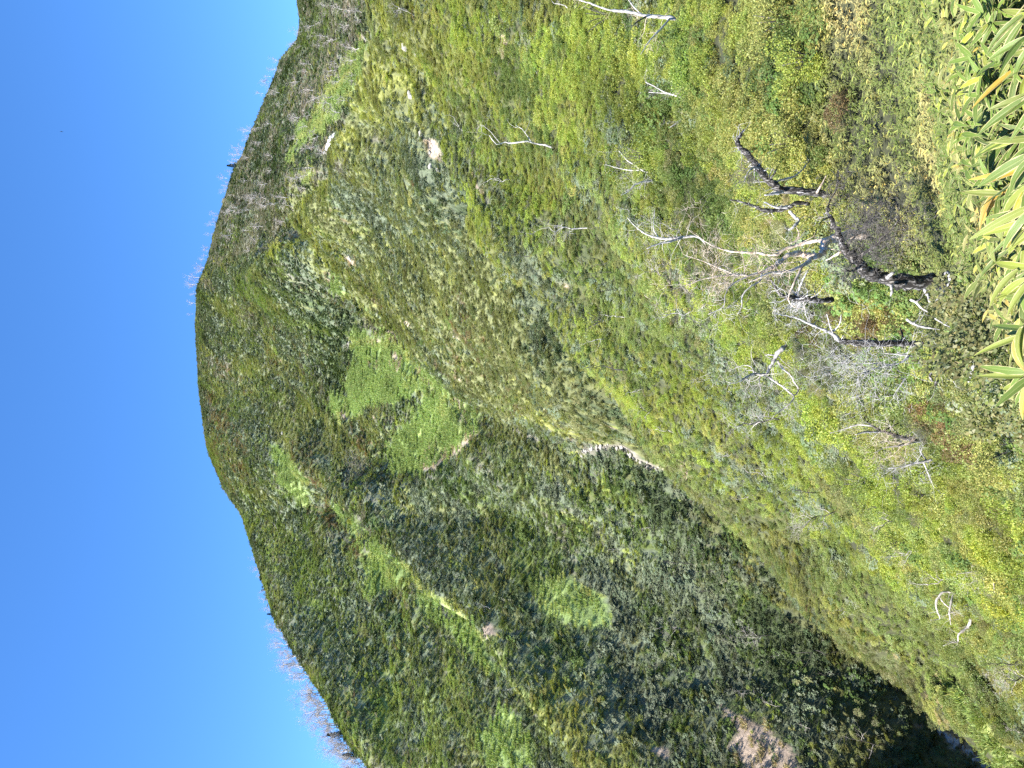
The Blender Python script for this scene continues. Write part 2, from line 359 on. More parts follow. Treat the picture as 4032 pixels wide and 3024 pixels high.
def bamboo_mat(name, inst):
    m, nt, p = newmat(name)
    u = nd(nt, "ShaderNodeAttribute", attribute_type='GEOMETRY', attribute_name='u')
    v = nd(nt, "ShaderNodeAttribute", attribute_type='GEOMETRY', attribute_name='tint')
    tc = nd(nt, "ShaderNodeTexCoord")
    no = nd(nt, "ShaderNodeTexNoise"); no.inputs["Scale"].default_value = 26; no.inputs["Detail"].default_value = 4
    nt.links.new(tc.outputs["Object"], no.inputs["Vector"])
    au = mathn(nt, 'ABSOLUTE', u.outputs["Fac"])
    e = mathn(nt, 'ADD', au, mathn(nt, 'MULTIPLY', mathn(nt, 'SUBTRACT', no.outputs[0], 0.5), 0.7))
    edge = mathn(nt, 'MULTIPLY', mathn(nt, 'SUBTRACT', e, 0.84), 8.0, True)
    mid = mathn(nt, 'SUBTRACT', 1.0, mathn(nt, 'MULTIPLY', au, 14.0), True)
    st = mathn(nt, 'SINE', mathn(nt, 'MULTIPLY', u.outputs["Fac"], 60.0))
    base = v.outputs[0]
    if inst:
        a = nd(nt, "ShaderNodeAttribute", attribute_type='INSTANCER', attribute_name='col')
        base = mixc(nt, 1.0, a.outputs[0], v.outputs[0], 'MULTIPLY')
    b2 = mixc(nt, mathn(nt, 'MULTIPLY', mathn(nt, 'ADD', st, 1.0), 0.12), base, mixc(nt, 1.0, base, (1.7, 1.5, 1.3), 'MULTIPLY'))
    b3 = mixc(nt, mathn(nt, 'MULTIPLY', mid, 0.55), b2, (0.42, 0.44, 0.16))
    c = mixc(nt, edge, b3, (0.56, 0.49, 0.24))
    nt.links.new(c, p.inputs["Base Color"]); p.inputs["Roughness"].default_value = 0.42
    p.inputs["Specular IOR Level"].default_value = 0.32
    bp = nd(nt, "ShaderNodeBump"); bp.inputs["Strength"].default_value = 0.25; bp.inputs["Distance"].default_value = 0.002
    nt.links.new(st, bp.inputs["Height"]); nt.links.new(bp.outputs[0], p.inputs["Normal"])
    tr = nd(nt, "ShaderNodeBsdfTranslucent"); nt.links.new(c, tr.inputs[0])
    mx = nd(nt, "ShaderNodeMixShader"); mx.inputs[0].default_value = 0.3
    nt.links.new(p.outputs[0], mx.inputs[1]); nt.links.new(tr.outputs[0], mx.inputs[2])
    nt.links.new(mx.outputs[0], nt.nodes["Material Output"].inputs[0])
    return m
M_BAMI = bamboo_mat("bamboo_leaf_cover", True)
M_BAM = bamboo_mat("bamboo_leaf", False)
def solid_mat(name, c1, c2, scale=20, rough=0.85, bump=0.5, dist=0.01, stretch=(1, 1, 1), detail=6, lo=.35, hi=.65):
    m, nt, p = newmat(name)
    tc = nd(nt, "ShaderNodeTexCoord"); mp = nd(nt, "ShaderNodeMapping"); mp.inputs["Scale"].default_value = stretch
    nt.links.new(tc.outputs["Object"], mp.inputs[0])
    no = nd(nt, "ShaderNodeTexNoise"); no.inputs["Scale"].default_value = scale; no.inputs["Detail"].default_value = detail
    nt.links.new(mp.outputs[0], no.inputs["Vector"])
    f = nd(nt, "ShaderNodeMapRange"); f.inputs[1].default_value = lo; f.inputs[2].default_value = hi
    nt.links.new(no.outputs[0], f.inputs[0])
    nt.links.new(mixc(nt, f.outputs[0], c1, c2), p.inputs["Base Color"]); p.inputs["Roughness"].default_value = rough
    bp = nd(nt, "ShaderNodeBump"); bp.inputs["Strength"].default_value = bump; bp.inputs["Distance"].default_value = dist
    nt.links.new(no.outputs[0], bp.inputs["Height"]); nt.links.new(bp.outputs[0], p.inputs["Normal"])
    return m
M_SNAG = solid_mat("dead_conifer_bark", (0.018, 0.015, 0.012), (0.30, 0.28, 0.26), 9, 0.85, 0.9, 0.03, (3, 3, .7), 7, .50, .66)
M_SILVER = solid_mat("silver_deadwood", (0.22, 0.21, 0.20), (0.60, 0.58, 0.57), 14, 0.7, 0.5, 0.01, (2, 2, .5))
M_DARKB = solid_mat("dark_bark", (0.025, 0.022, 0.02), (0.11, 0.10, 0.09), 12, 0.9, 0.6, 0.02, (2, 2, .6))
M_TAN = solid_mat("peeling_birch_bark", (0.34, 0.25, 0.18), (0.66, 0.56, 0.45), 8, 0.6, 0.4, 0.01, (1, 1, 3))
M_PALE = solid_mat("pale_birch_bark", (0.26, 0.235, 0.215), (0.58, 0.54, 0.50), 6, 0.75, 0.3, 0.01, (1, 1, 2))
M_TWIG = solid_mat("birch_twig", (0.30, 0.26, 0.235), (0.52, 0.46, 0.43), 3, 0.85, 0, 0.01)
M_LICH = solid_mat("dry_beard_twig", (0.06, 0.055, 0.05), (0.17, 0.155, 0.14), 20, 0.95, 0, 0.01)
M_ROCK = solid_mat("pale_stone", (0.20, 0.185, 0.16), (0.46, 0.43, 0.38), 3, 0.9, 0.6, 0.05)
M_SNOW = solid_mat("old_snow", (0.72, 0.74, 0.78), (0.88, 0.89, 0.92), 2, 0.6, 0.4, 0.05)
M_CULM = solid_mat("bamboo_culm", (0.16, 0.15, 0.05), (0.30, 0.27, 0.12), 20, 0.5, 0.1, 0.002)
M_BIRD = solid_mat("bird_plumage", (0.015, 0.015, 0.018), (0.03, 0.03, 0.035), 20, 0.8, 0, 0.01)
M_NEEDLE = solid_mat("conifer_needles", (0.012, 0.028, 0.014), (0.03, 0.055, 0.025), 6, 0.7, 0, 0.01)

# ------------------------------------------------------------------ object helpers
def tag(o, label=None, cat=None, group=None, kind=None):
    if label: o['label'] = label
    if cat: o['category'] = cat
    if group: o['group'] = group
    if kind: o['kind'] = kind
    return o
def mesh_np(name, V, Fc, mat, parent=None, smooth=False, cols=None, loc=None, link=True, u=None):
    """V (n,3); Fc a (m,k) int array or a list of such arrays"""
    me = bpy.data.meshes.new(name)
    fl = Fc if isinstance(Fc, list) else [Fc]
    fl = [np.asarray(f) for f in fl if len(f)]
    V = np.asarray(V, float)
    me.vertices.add(len(V)); me.vertices.foreach_set("co", V.ravel())
    nl = sum(f.size for f in fl); nf = sum(len(f) for f in fl)
    me.loops.add(nl); me.loops.foreach_set("vertex_index", np.concatenate([f.ravel() for f in fl]).astype(np.int32))
    tot = np.concatenate([np.full(len(f), f.shape[1]) for f in fl]).astype(np.int32)
    me.polygons.add(nf); me.polygons.foreach_set("loop_start", (np.cumsum(tot) - tot).astype(np.int32))
    me.polygons.foreach_set("loop_total", tot)
    if smooth: me.polygons.foreach_set("use_smooth", np.ones(nf, bool))
    me.update(calc_edges=True); me.validate()
    if cols is not None:
        a = me.color_attributes.new('tint', 'FLOAT_COLOR', 'POINT')
        c = np.ones((len(V), 4)); c[:, :3] = cols; a.data.foreach_set("color", c.ravel())
    if u is not None:
        a = me.attributes.new('u', 'FLOAT', 'POINT'); a.data.foreach_set("value", np.asarray(u, float))
    me.materials.append(mat)
    o = bpy.data.objects.new(name, me)
    if link: COL.objects.link(o)
    if parent: o.parent = parent
    if loc is not None: o.location = loc
    return o
def empty(name, loc):
    o = bpy.data.objects.new(name, None); COL.objects.link(o); o.location = loc; o.empty_display_size = 0.2
    return o

# ------------------------------------------------------------------ which plant grows where
PAL = {  # kind of foliage: (plant type, base colour)
 'lime': ('d', (0.30, 0.355, 0.065)), 'yel': ('d', (0.30, 0.315, 0.085)), 'green': ('d', (0.155, 0.205, 0.052)),
 'mead': ('d', (0.245, 0.30, 0.09)), 'dark': ('e', (0.085, 0.12, 0.05)), 'grey': ('e', (0.17, 0.205, 0.125)),
 'olive': ('d', (0.205, 0.222, 0.085)), 'rust': ('d', (0.185, 0.135, 0.062)), 'brown': ('t', (0.20, 0.195, 0.135)),
 'twig': ('t', (0.30, 0.27, 0.22)), 'straw': ('t', (0.42, 0.36, 0.20)), 'egreen': ('e', (0.10, 0.155, 0.035)),
}
KEYS = list(PAL)
ZONES = {  # base mixture of every part of the mountain
 'near': dict(lime=.9, yel=1.1, green=.5, olive=1.1, brown=.45, grey=.7, dark=.2, mead=1.1, straw=.15, egreen=.6),
 'knoll': dict(lime=.9, yel=1.3, green=.5, olive=.5, straw=.55, dark=.35, egreen=.8, brown=.3),
 'mid': dict(olive=1.7, grey=.9, rust=.2, yel=.7, green=.4, dark=.25, brown=.35, lime=.12),
 'left': dict(grey=1.5, dark=.45, green=.7, olive=.6, lime=.25, brown=.45, egreen=.6, yel=.1),
 'back': dict(grey=1.1, dark=.5, green=.8, olive=.8, brown=.5, mead=.5, rust=.1, lime=.15),
 'summit': dict(grey=1.3, olive=.8, green=.6, dark=.4, brown=.55, rust=.14, mead=.2),
 'farright': dict(brown=1.0, grey=1.6, dark=.6, green=.4, olive=.3, twig=.5),
}
BLOBS = [
 (3000,350,260,380,0,'yel',2.2),(3050,400,200,300,0,'egreen',1.0),(1420,330,60,200,1.2,'yel',1.6),(1250,720,60,160,.8,'olive',1.6),(1300,650,60,200,.8,'yel',.8),  # X, Y, sx, sy, angle, foliage, strength
 (1900,900,300,130,.75,'grey',2.2),(1650,750,120,160,.4,'grey',1.6),(1350,850,150,120,.6,'grey',1.2),(2150,1250,160,90,.8,'grey',1.3),(2300,1550,150,80,.8,'dark',.9),
 (1500,350,140,160,1.3,'yel',1.2),(1650,250,120,120,0,'lime',1.1),(1800,150,160,120,0,'yel',1.4),(1900,320,100,60,.6,'lime',.8),(1450,650,100,160,.9,'olive',1.5),
 (1750,1250,250,130,.9,'olive',1.7),(1950,1500,250,100,.9,'olive',1.6),(1950,1500,200,80,.9,'rust',.8),(2250,1700,250,70,.4,'yel',.8),(2350,1620,160,60,.6,'yel',.9),
 (2200,350,140,260,1.0,'green',1.6),(2050,350,90,160,1.0,'mead',1.5),(2350,60,60,130,.9,'lime',3),(2450,300,90,190,1.0,'lime',2.6),(2600,640,80,120,.9,'lime',2.2),
 (2700,250,70,120,.7,'egreen',1.6),(2750,750,100,130,.8,'green',2.0),(2450,150,60,60,0,'dark',.8),(2550,900,120,150,.9,'olive',1.2),(2450,750,90,160,.9,'dark',1.0),
 (2360,1265,40,60,.9,'lime',3.2),(2550,1500,60,140,.9,'lime',2.2),(2650,1620,60,120,.9,'lime',1.7),(2450,1250,120,120,.9,'mead',1.2),(2400,1500,110,110,.8,'olive',1.6),(2700,1250,110,170,.9,'brown',1.0),
 (2800,1400,110,110,.8,'dark',.9),(2950,1560,130,120,.8,'grey',1.8),(3150,1700,150,150,.8,'grey',2.0),(3250,1560,70,160,.9,'lime',2.6),(3000,1400,80,80,.8,'lime',1.2),(3350,1500,110,80,.8,'dark',.8),
 (3100,1880,60,130,.9,'lime',1.6),(3500,1900,60,120,.7,'lime',2.8),(3620,2050,60,150,.8,'lime',2.8),(3350,1930,60,50,0,'green',1.5),(3600,2400,200,120,.8,'mead',2.4),(3400,2250,150,90,.8,'mead',1.2),
 (3700,1400,140,160,.3,'olive',1.5),(3800,1560,120,120,0,'rust',.9),(3750,1700,140,70,.5,'rust',1.2),(3700,1700,140,60,.5,'mead',1.0),(3900,1900,120,120,0,'yel',1.6),(3950,2150,120,180,.8,'lime',1.9),(3950,2150,80,90,.8,'yel',1.6),(3800,1450,50,60,0,'lime',2.4),
 (3420,1250,120,70,0,'rust',2.6),(3350,1380,90,90,0,'brown',1.6),(3500,1100,90,50,0,'egreen',2.5),(3150,1290,80,90,.3,'yel',1.5),(3100,1290,70,60,.3,'green',1.4),
 (3250,2350,160,60,.85,'yel',1.3),(3500,2600,200,60,.8,'olive',1.2),(3300,2250,160,50,.8,'straw',1.1),(3700,2750,150,60,.8,'straw',.6),(3650,2600,100,60,.8,'rust',.6),(3850,2700,90,80,.8,'mead',2.0),(3950,2850,60,70,.8,'green',1.6),
 (2700,2500,200,150,.3,'grey',1.8),(2550,2350,120,130,.5,'grey',1.4),(2750,2800,110,110,.3,'grey',1.6),(3100,2450,200,90,.8,'dark',1.6),(3350,2700,200,80,.8,'dark',1.4),(3200,2350,80,50,.8,'rust',.7),(3250,2900,60,60,.5,'lime',1.6),(3350,2800,80,60,.5,'egreen',1.4),
 (2850,2400,60,60,0,'yel',1.0),(2950,2700,90,50,.7,'lime',1.3),(3050,2850,100,60,.7,'mead',1.5),(2350,2050,130,80,.3,'lime',.9),(2250,2100,130,120,.3,'grey',1.2),(2100,2150,150,110,.3,'green',.9),
 (2600,2050,130,80,.8,'dark',1.0),(2450,2000,150,80,.8,'egreen',1.4),(2300,2800,170,70,.8,'yel',1.3),(2400,2700,130,80,.8,'lime',.8),(2100,2450,100,90,.5,'dark',1.2),(1750,2100,170,130,.6,'grey',1.2),(1900,2250,200,90,.8,'olive',1.2),
 (1800,2250,150,40,.85,'yel',1.2),(1300,2000,250,40,.9,'rust',1.0),(1500,1950,120,50,.6,'yel',.8),(1450,1900,60,70,0,'brown',1.4),(1400,1750,80,110,0,'dark',1.5),(1150,1750,200,40,.9,'olive',1.8),(1250,1650,130,80,.8,'olive',1.3),
 (1300,1280,100,80,.8,'dark',1.6),(1350,1400,60,100,.3,'dark',1.8),(1330,1500,50,80,0,'dark',1.5),(1530,1650,90,40,.5,'olive',2.5),(1600,1720,70,30,.5,'brown',1.4),(1480,1750,60,60,.5,'rust',1.2),
 (900,1250,60,100,0,'grey',1.2),(1000,1100,120,80,0,'olive',.9),(950,1150,100,60,.0,'green',.9),(820,1180,30,140,0,'yel',1.0),(870,1750,60,180,.1,'rust',.9),(850,1500,50,150,.1,'brown',.8),(1000,1600,90,100,.3,'grey',1.1),(820,1850,30,140,.5,'green',1.2),
 (1100,1450,80,110,.3,'olive',.9),(1150,1350,90,80,.3,'rust',.5),(1230,1530,60,60,.3,'green',1.2),(1750,1480,60,170,.9,'olive',.6),
 (1000,330,60,120,.9,'dark',.9),(1150,520,60,150,.9,'dark',2.0),(1100,650,60,60,.9,'dark',1.6),(1250,350,60,160,1.1,'twig',.8),(1220,150,60,120,1.1,'green',.9),(1000,750,80,130,.9,'twig',.8),(1300,680,30,160,1.0,'brown',2.2),(1100,850,50,60,.9,'twig',1.0),
 (1350,2900,40,200,.8,'dark',.9),(1550,2850,120,100,.6,'green',1.0),(1450,2600,130,100,.5,'dark',.8),(1250,2300,100,150,.7,'green',1.1),(1200,2450,100,100,.7,'grey',.9),(1400,2450,120,80,.6,'grey',1.0),(1600,2800,180,60,.6,'mead',.9),(1800,2850,100,80,.6,'mead',1.5),
]
def zone_of(X, Y, d):
    z = np.full(X.shape, 2)                      # index into list below
    nearedge = np.interp(Y, [0, 400, 893, 1185, 1568, 1914, 2242, 2643, 2917, 3100], [66, 80, 79, 72, 74, 78, 69, 60, 50, 46])
    z[:] = 2
    z[(d > np.interp(Y, [0, 1250, 1700, 1850, 2200, 3100], [400, 165, 104, 92, 80, 60]))] = 3
    z[d > np.interp(Y, [1000, 1200, 1600, 1960, 2300, 2700, 3024], [215, 190, 180, 195, 148, 110, 96])] = 4
    z[(d > 180) & (Y < 2000) & (Y > 700)] = 5
    z[(d > np.interp(Y, [0, 157, 476, 741, 1057, 1150], [92, 95, 118, 155, 225, 270])) & (Y < 1150)] = 6
    z[d < nearedge] = 0
    z[(d < 26) & (Y < 900)] = 1
    return z
ZN = ['near', 'knoll', 'mid', 'left', 'back', 'summit', 'farright']
def foliage(x, y, z, seed):
    """choose kind and colour for every plant from where it stands"""
    X, Y = picxy(x, y, z); zo = zone_of(X, Y, y); m = len(x)
    Wt = np.zeros((m, len(KEYS)))
    for zi, zn in enumerate(ZN):
        k = zo == zi
        for f, w in ZONES[zn].items(): Wt[k, KEYS.index(f)] = w
    for bx, by, sx, sy, an, f, w in BLOBS:
        dx = X - bx; dy = Y - by; c, s = math.cos(an), math.sin(an)
        a = (dx * c + dy * s) / sx; b = (-dx * s + dy * c) / sy
        Wt[:, KEYS.index(f)] += w * np.exp(-0.5 * (a * a + b * b))
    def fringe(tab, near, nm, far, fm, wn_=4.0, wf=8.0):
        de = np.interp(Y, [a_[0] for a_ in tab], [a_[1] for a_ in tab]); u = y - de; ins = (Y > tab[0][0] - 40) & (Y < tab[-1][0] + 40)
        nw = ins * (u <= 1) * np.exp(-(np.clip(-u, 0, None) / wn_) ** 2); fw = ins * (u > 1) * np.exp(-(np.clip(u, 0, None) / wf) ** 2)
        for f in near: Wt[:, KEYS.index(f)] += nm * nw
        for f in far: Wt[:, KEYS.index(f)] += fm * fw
    fringe(E_RAV, ('yel', 'lime'), 2.2, ('dark',), 3.5, 4, 16); fringe(E_BANK, ('yel', 'olive', 'mead'), 3.0, ('dark', 'egreen'), 2.5, 6, 14)  # darker plants beyond the ravine and bank rims put crease shade into the colour
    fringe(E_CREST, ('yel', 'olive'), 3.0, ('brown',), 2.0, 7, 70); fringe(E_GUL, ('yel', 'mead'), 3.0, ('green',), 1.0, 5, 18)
    fv, fu, _, _ = folds(x, y)
    sc = np.where(y < 80, 1.0, np.where(y < 150, 1.3, 1.9)) * 1.0
    for i in range(len(KEYS)):
        nz = fbm(fv / (2.6 * sc), fu / (10 * sc), 200 + 13 * i, 4, .6) * 1.7 + fbm(x / (3 * sc), y / (3.6 * sc), 500 + 13 * i, 3, .6) * 1.1
        Wt[:, i] = np.where(Wt[:, i] > 0, np.log(Wt[:, i] + 1e-6) * 0.9 + nz, -50)
    Wt += np.random.default_rng(seed).gumbel(size=Wt.shape) * 0.40
    return Wt.argmax(1), zo, X, Y
PALC = np.array([PAL[k][1] for k in KEYS]); PALT = [PAL[k][0] for k in KEYS]

# ------------------------------------------------------------------ the hillside itself
VT = np.stack([XX, DD, ZZ], -1).reshape(-1, 3)
ii, jj = np.meshgrid(np.arange(NR - 1), np.arange(NQ - 1), indexing='ij')
i0 = (ii * NQ + jj).ravel()
FT = np.stack([i0, i0 + NQ, i0 + NQ + 1, i0 + 1], -1)
cl = cls_of(VT[:, 0], VT[:, 1], VT[:, 2])
n1 = fbm(VT[:, 0] / 1.5, VT[:, 1] / 2.5, 31, 4)[:, None]; n2 = fbm(VT[:, 0] / 9, VT[:, 1] / 12, 33, 3)[:, None]
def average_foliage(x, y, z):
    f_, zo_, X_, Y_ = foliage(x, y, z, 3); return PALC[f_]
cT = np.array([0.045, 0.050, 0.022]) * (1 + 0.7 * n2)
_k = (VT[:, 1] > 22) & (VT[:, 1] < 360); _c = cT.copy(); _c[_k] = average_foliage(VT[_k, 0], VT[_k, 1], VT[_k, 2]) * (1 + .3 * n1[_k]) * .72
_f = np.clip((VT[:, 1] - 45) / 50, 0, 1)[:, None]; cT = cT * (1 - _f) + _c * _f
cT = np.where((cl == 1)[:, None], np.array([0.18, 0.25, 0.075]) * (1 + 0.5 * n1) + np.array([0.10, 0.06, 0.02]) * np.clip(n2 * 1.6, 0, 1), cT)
cT = np.where((cl == 2)[:, None], np.array([0.34, 0.265, 0.20]) * (1 + 0.9 * n1), cT)
cT = np.where((cl == 3)[:, None], np.array([0.22, 0.20, 0.165]) * (1 + 1.3 * n1), cT)
cT = np.clip(cT, 0.01, 0.8)
mt, nt, p = newmat("hillside_soil")
a = nd(nt, "ShaderNodeAttribute", attribute_type='GEOMETRY', attribute_name='tint')
tc = nd(nt, "ShaderNodeTexCoord"); no = nd(nt, "ShaderNodeTexNoise"); no.inputs["Scale"].default_value = 1.7; no.inputs["Detail"].default_value = 9
no.inputs["Roughness"].default_value = 0.7
nt.links.new(tc.outputs["Object"], no.inputs["Vector"])
mr = nd(nt, "ShaderNodeMapRange"); mr.inputs[1].default_value = .3; mr.inputs[2].default_value = .7; mr.inputs[3].default_value = .45; mr.inputs[4].default_value = 1.45
nt.links.new(no.outputs[0], mr.inputs[0])
cc = nd(nt, "ShaderNodeCombineColor")
for i in range(3): nt.links.new(mr.outputs[0], cc.inputs[i])
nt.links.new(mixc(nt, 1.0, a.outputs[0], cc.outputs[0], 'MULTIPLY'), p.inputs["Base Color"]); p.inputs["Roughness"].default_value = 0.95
bp = nd(nt, "ShaderNodeBump"); bp.inputs["Strength"].default_value = 0.8; bp.inputs["Distance"].default_value = 0.25
nt.links.new(no.outputs[0], bp.inputs["Height"]); nt.links.new(bp.outputs[0], p.inputs["Normal"])
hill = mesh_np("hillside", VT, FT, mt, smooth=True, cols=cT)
tag(hill, "steep mountain slopes and gullies under low scrub", "hillside", None, "structure")
# low ground far round the mountain and behind the camera
gx = np.array([-6000., -2500, -900, -600, 600, 900, 2500, 6000])
# ------------------------------------------------------------------ plant prototypes (instanced as ground cover)
PROTO = []
def leaves(base, dirs, length, width, nrm, fold=0.0):
    """diamond leaves: base (n,3), dirs unit, nrm unit -> V,F"""
    nL = len(base)
    side = np.cross(dirs, nrm); side /= np.linalg.norm(side, axis=1)[:, None] + 1e-9
    L = np.broadcast_to(np.asarray(length, float), (nL,))[:, None]; Wd = np.broadcast_to(np.asarray(width, float), (nL,))[:, None]
    up = np.cross(side, dirs)
    b = base; m = base + dirs * L * 0.45 - up * fold * L * 0.1; t = base + dirs * L - up * fold * L * 0.35
    V = np.stack([b, m + side * Wd / 2 + up * 0.12 * Wd, t, m - side * Wd / 2 + up * 0.12 * Wd], 1).reshape(-1, 3)
    k = np.arange(nL) * 4
    return V, np.stack([k, k + 1, k + 2, k + 3], -1)
def rdir(nn, g, up=0.0):
    v = g.normal(size=(nn, 3)); v[:, 2] += up
    return v / np.linalg.norm(v, axis=1)[:, None]
def dome_pts(nn, g, R=0.75, H=0.6, lob=10):
    """points through a lobed, uneven bush"""
    cen = np.c_[g.uniform(-.85, .85, (lob, 2)) * R, g.uniform(.2, .85, lob) * H]; rad = g.uniform(.22, .42, lob) * R
    k = g.integers(0, lob, nn); v = rdir(nn, g, 0.35)
    q = g.uniform(0.35, 1, nn) ** 0.45
    return cen[k] + v * (rad[k] * q)[:, None] * [1, 1, .9], v
def proto(name, V, Fc, mat, tint):
    o = mesh_np(name, V, Fc, mat, cols=tint, link=False); PROTO.append(o); return len(PROTO) - 1
def bush_proto(seed, nl, ll, lw, mat, kind):
    g = np.random.default_rng(seed)
    if kind == 'decid':
        b, v = dome_pts(nl, g); d = rdir(nl, g, .3) + v * .8; nrm = rdir(nl, g, 1.2)
        d /= np.linalg.norm(d, axis=1)[:, None]
        V, Fc = leaves(b, d, ll * g.uniform(.6, 1.2, nl), lw * g.uniform(.7, 1.2, nl), nrm, .3); rep = 4; m = nl
    elif kind == 'ever':      # whorls of longish leathery leaves
        k = max(nl // 7, 8); b, v = dome_pts(k, g)
        th = g.uniform(0, 6.28, (k, 1)) + np.arange(7)[None] * 0.9
        ax = v * .6 + [0, 0, .8]; ax /= np.linalg.norm(ax, axis=1)[:, None]
        s1 = np.cross(ax, [0.3, 1, 0.2]); s1 /= np.linalg.norm(s1, axis=1)[:, None]; s2 = np.cross(ax, s1)
        d = s1[:, None] * np.cos(th)[..., None] + s2[:, None] * np.sin(th)[..., None] + ax[:, None] * g.uniform(-.15, .6, (k, 7, 1))
        d = d.reshape(-1, 3); d /= np.linalg.norm(d, axis=1)[:, None]
        bb = np.repeat(b, 7, 0); nrm = np.repeat(ax, 7, 0)
        m = len(bb); V, Fc = leaves(bb, d, ll * g.uniform(.7, 1.2, m), lw, nrm, .5)
    elif kind == 'twig':      # leafless twiggy shrub
        m = nl; b, v = dome_pts(m, g, .5, .75); d = rdir(m, g, 1.4) + v * .5; d /= np.linalg.norm(d, axis=1)[:, None]
        V, Fc = leaves(b - d * ll * .4, d, ll * g.uniform(.5, 1.2, m), lw, rdir(m, g))
    t = g.uniform(.72, 1.28, m)[:, None] * np.array([1, 1, 1]) * (1 + g.normal(size=(m, 3)) * [.09, .03, .09])
    return proto('leafy_clump', V, Fc, mat, np.repeat(t, 4, 0))
# near / middle / far detail of each kind
ID = {}
for k, (nl, sz) in enumerate([(1900, .05), (1100, .07), (380, .13)]):
    ID['d', k] = [bush_proto(100 + 10 * k + i, nl, sz * 1.25, sz * .75, M_LEAF, 'decid') for i in range(4)]
    ID['e', k] = [bush_proto(200 + 10 * k + i, int(nl * 1.15), sz * 1.15, sz * .5, M_EVER, 'ever') for i in range(4)]
    ID['t', k] = [bush_proto(300 + 10 * k + i, int(nl * .7), sz * 4.0, sz * (.12, .16, .26)[k], M_LEAF, 'twig') for i in range(3)]
# meadow tuft
def tuft_proto(seed, nb, h):
    g = np.random.default_rng(seed)
    b = np.c_[g.uniform(-.5, .5, (nb, 2)), np.zeros(nb)]; d = rdir(nb, g, 1.9); d[:, 2] = np.abs(d[:, 2])
    V, Fc = leaves(b, d, h * g.uniform(.5, 1.2, nb), h * .16, rdir(nb, g), .8)
    t = g.uniform(.7, 1.35, nb)[:, None] * (1 + g.normal(size=(nb, 3)) * [.12, .03, .08])
    return proto('grass_tuft', V, Fc, M_GRASS, np.repeat(t, 4, 0))
ID['g', 1] = [tuft_proto(400 + i, 130, .38) for i in range(3)]
# bamboo-grass shoot
def blade(base, d, L, Wd, nrm, droop, seg=5, cols=3, curl=0.25):
    """one lanceolate leaf as a grid; returns V, F, u"""
    d = Vector(d).normalized(); nrm = Vector(nrm); side = d.cross(nrm).normalized(); up = side.cross(d).normalized()
    V = []; u = []; p = Vector(base); dirv = d.copy()
    for i in range(seg + 1):
        s = i / seg
        w = Wd * (math.sin(math.pi * min(1, s * 0.92 + 0.06) ** 0.72)) ** 0.85 * 0.5 if i < seg else 0.0008
        upv = side.cross(dirv).normalized()
        for j in range(cols):
            c = -1 + 2 * j / (cols - 1)
            V.append(p + side * (c * w) + upv * (abs(c) * w * curl)); u.append(c)
        dirv = (dirv - Vector((0, 0, droop / seg))).normalized()
        p = p + dirv * (L / seg)
    Fc = [(i * cols + j, i * cols + j + 1, (i + 1) * cols + j + 1, (i + 1) * cols + j) for i in range(seg) for j in range(cols - 1)]
    return V, Fc, u
def whorl(g, top, nleaf, L, Wd, lean, seg, cols, tintf, spread=0.9):
    V = []; Fc = []; u = []; t = []
    for i in range(nleaf):
        th = g.uniform(0, 6.283); el = g.uniform(-.15, .75)
        d = Vector((math.cos(th) * spread, math.sin(th) * spread, el)) + lean
        v, f, uu = blade(top + Vector((0, 0, -g.uniform(0, .12))), d, L * g.uniform(.7, 1.15), Wd * g.uniform(.8, 1.15), (g.normal() * .3, g.normal() * .3, 1), g.uniform(.2, .9), seg, cols)
        k = len(V); V += v; u += uu; Fc += [tuple(a + k for a in q) for q in f]; t += [tintf(g)] * len(v)
    return V, Fc, u, t
def bam_proto(seed):
    g = np.random.default_rng(seed); V = []; Fc = []; u = []; t = []
    for s in range(3):
        top = Vector((g.uniform(-.2, .2), g.uniform(-.2, .2), g.uniform(.35, .62)))
        def tf(g):
            m = g.uniform(.4, 1.3)
            return (m * 1.9, m * 1.45, m * 1.1) if g.uniform() < .16 else (m, m, m)
        v, f, uu, tt = whorl(g, top, 8, .19, .036, Vector((-.15, 0, 0)), 4, 3, tf)
        k = len(V); V += v; u += uu; Fc += [tuple(a + k for a in q) for q in f]; t += tt
    o = mesh_np('bamboo_shoot', np.array([tuple(a) for a in V]), np.array(Fc), M_BAMI, cols=np.array(t), u=u, link=False)
    PROTO.append(o); return len(PROTO) - 1
ID['b', 0] = [bam_proto(500 + i) for i in range(5)]

pc = bpy.data.collections.new("plant_kinds")
for k, o in enumerate(PROTO):
    o.name = "plant_kind_%03d" % k; pc.objects.link(o)

def scatter_group():
    ng = bpy.data.node_groups.new("plant_cover", 'GeometryNodeTree')
    ng.interface.new_socket("Geometry", in_out='INPUT', socket_type='NodeSocketGeometry')
    ng.interface.new_socket("Geometry", in_out='OUTPUT', socket_type='NodeSocketGeometry')
    N = ng.nodes; L = ng.links
    gi = N.new("NodeGroupInput"); go = N.new("NodeGroupOutput")
    ci = N.new("GeometryNodeCollectionInfo"); ci.inputs[0].default_value = pc
    ci.inputs["Separate Children"].default_value = True; ci.inputs["Reset Children"].default_value = True
    io = N.new("GeometryNodeInstanceOnPoints"); io.inputs["Pick Instance"].default_value = True
    def at_(name, ty):
        o = N.new("GeometryNodeInputNamedAttribute"); o.data_type = ty; o.inputs[0].default_value = name; return o.outputs[0]
    L.new(gi.outputs[0], io.inputs["Points"]); L.new(ci.outputs[0], io.inputs["Instance"])
    L.new(at_("idx", 'INT'), io.inputs["Instance Index"])
    e = N.new("FunctionNodeEulerToRotation"); L.new(at_("rot", 'FLOAT_VECTOR'), e.inputs[0])
    L.new(e.outputs[0], io.inputs["Rotation"]); L.new(at_("scl", 'FLOAT_VECTOR'), io.inputs["Scale"])
    L.new(io.outputs[0], go.inputs[0])
    return ng
NG = scatter_group()
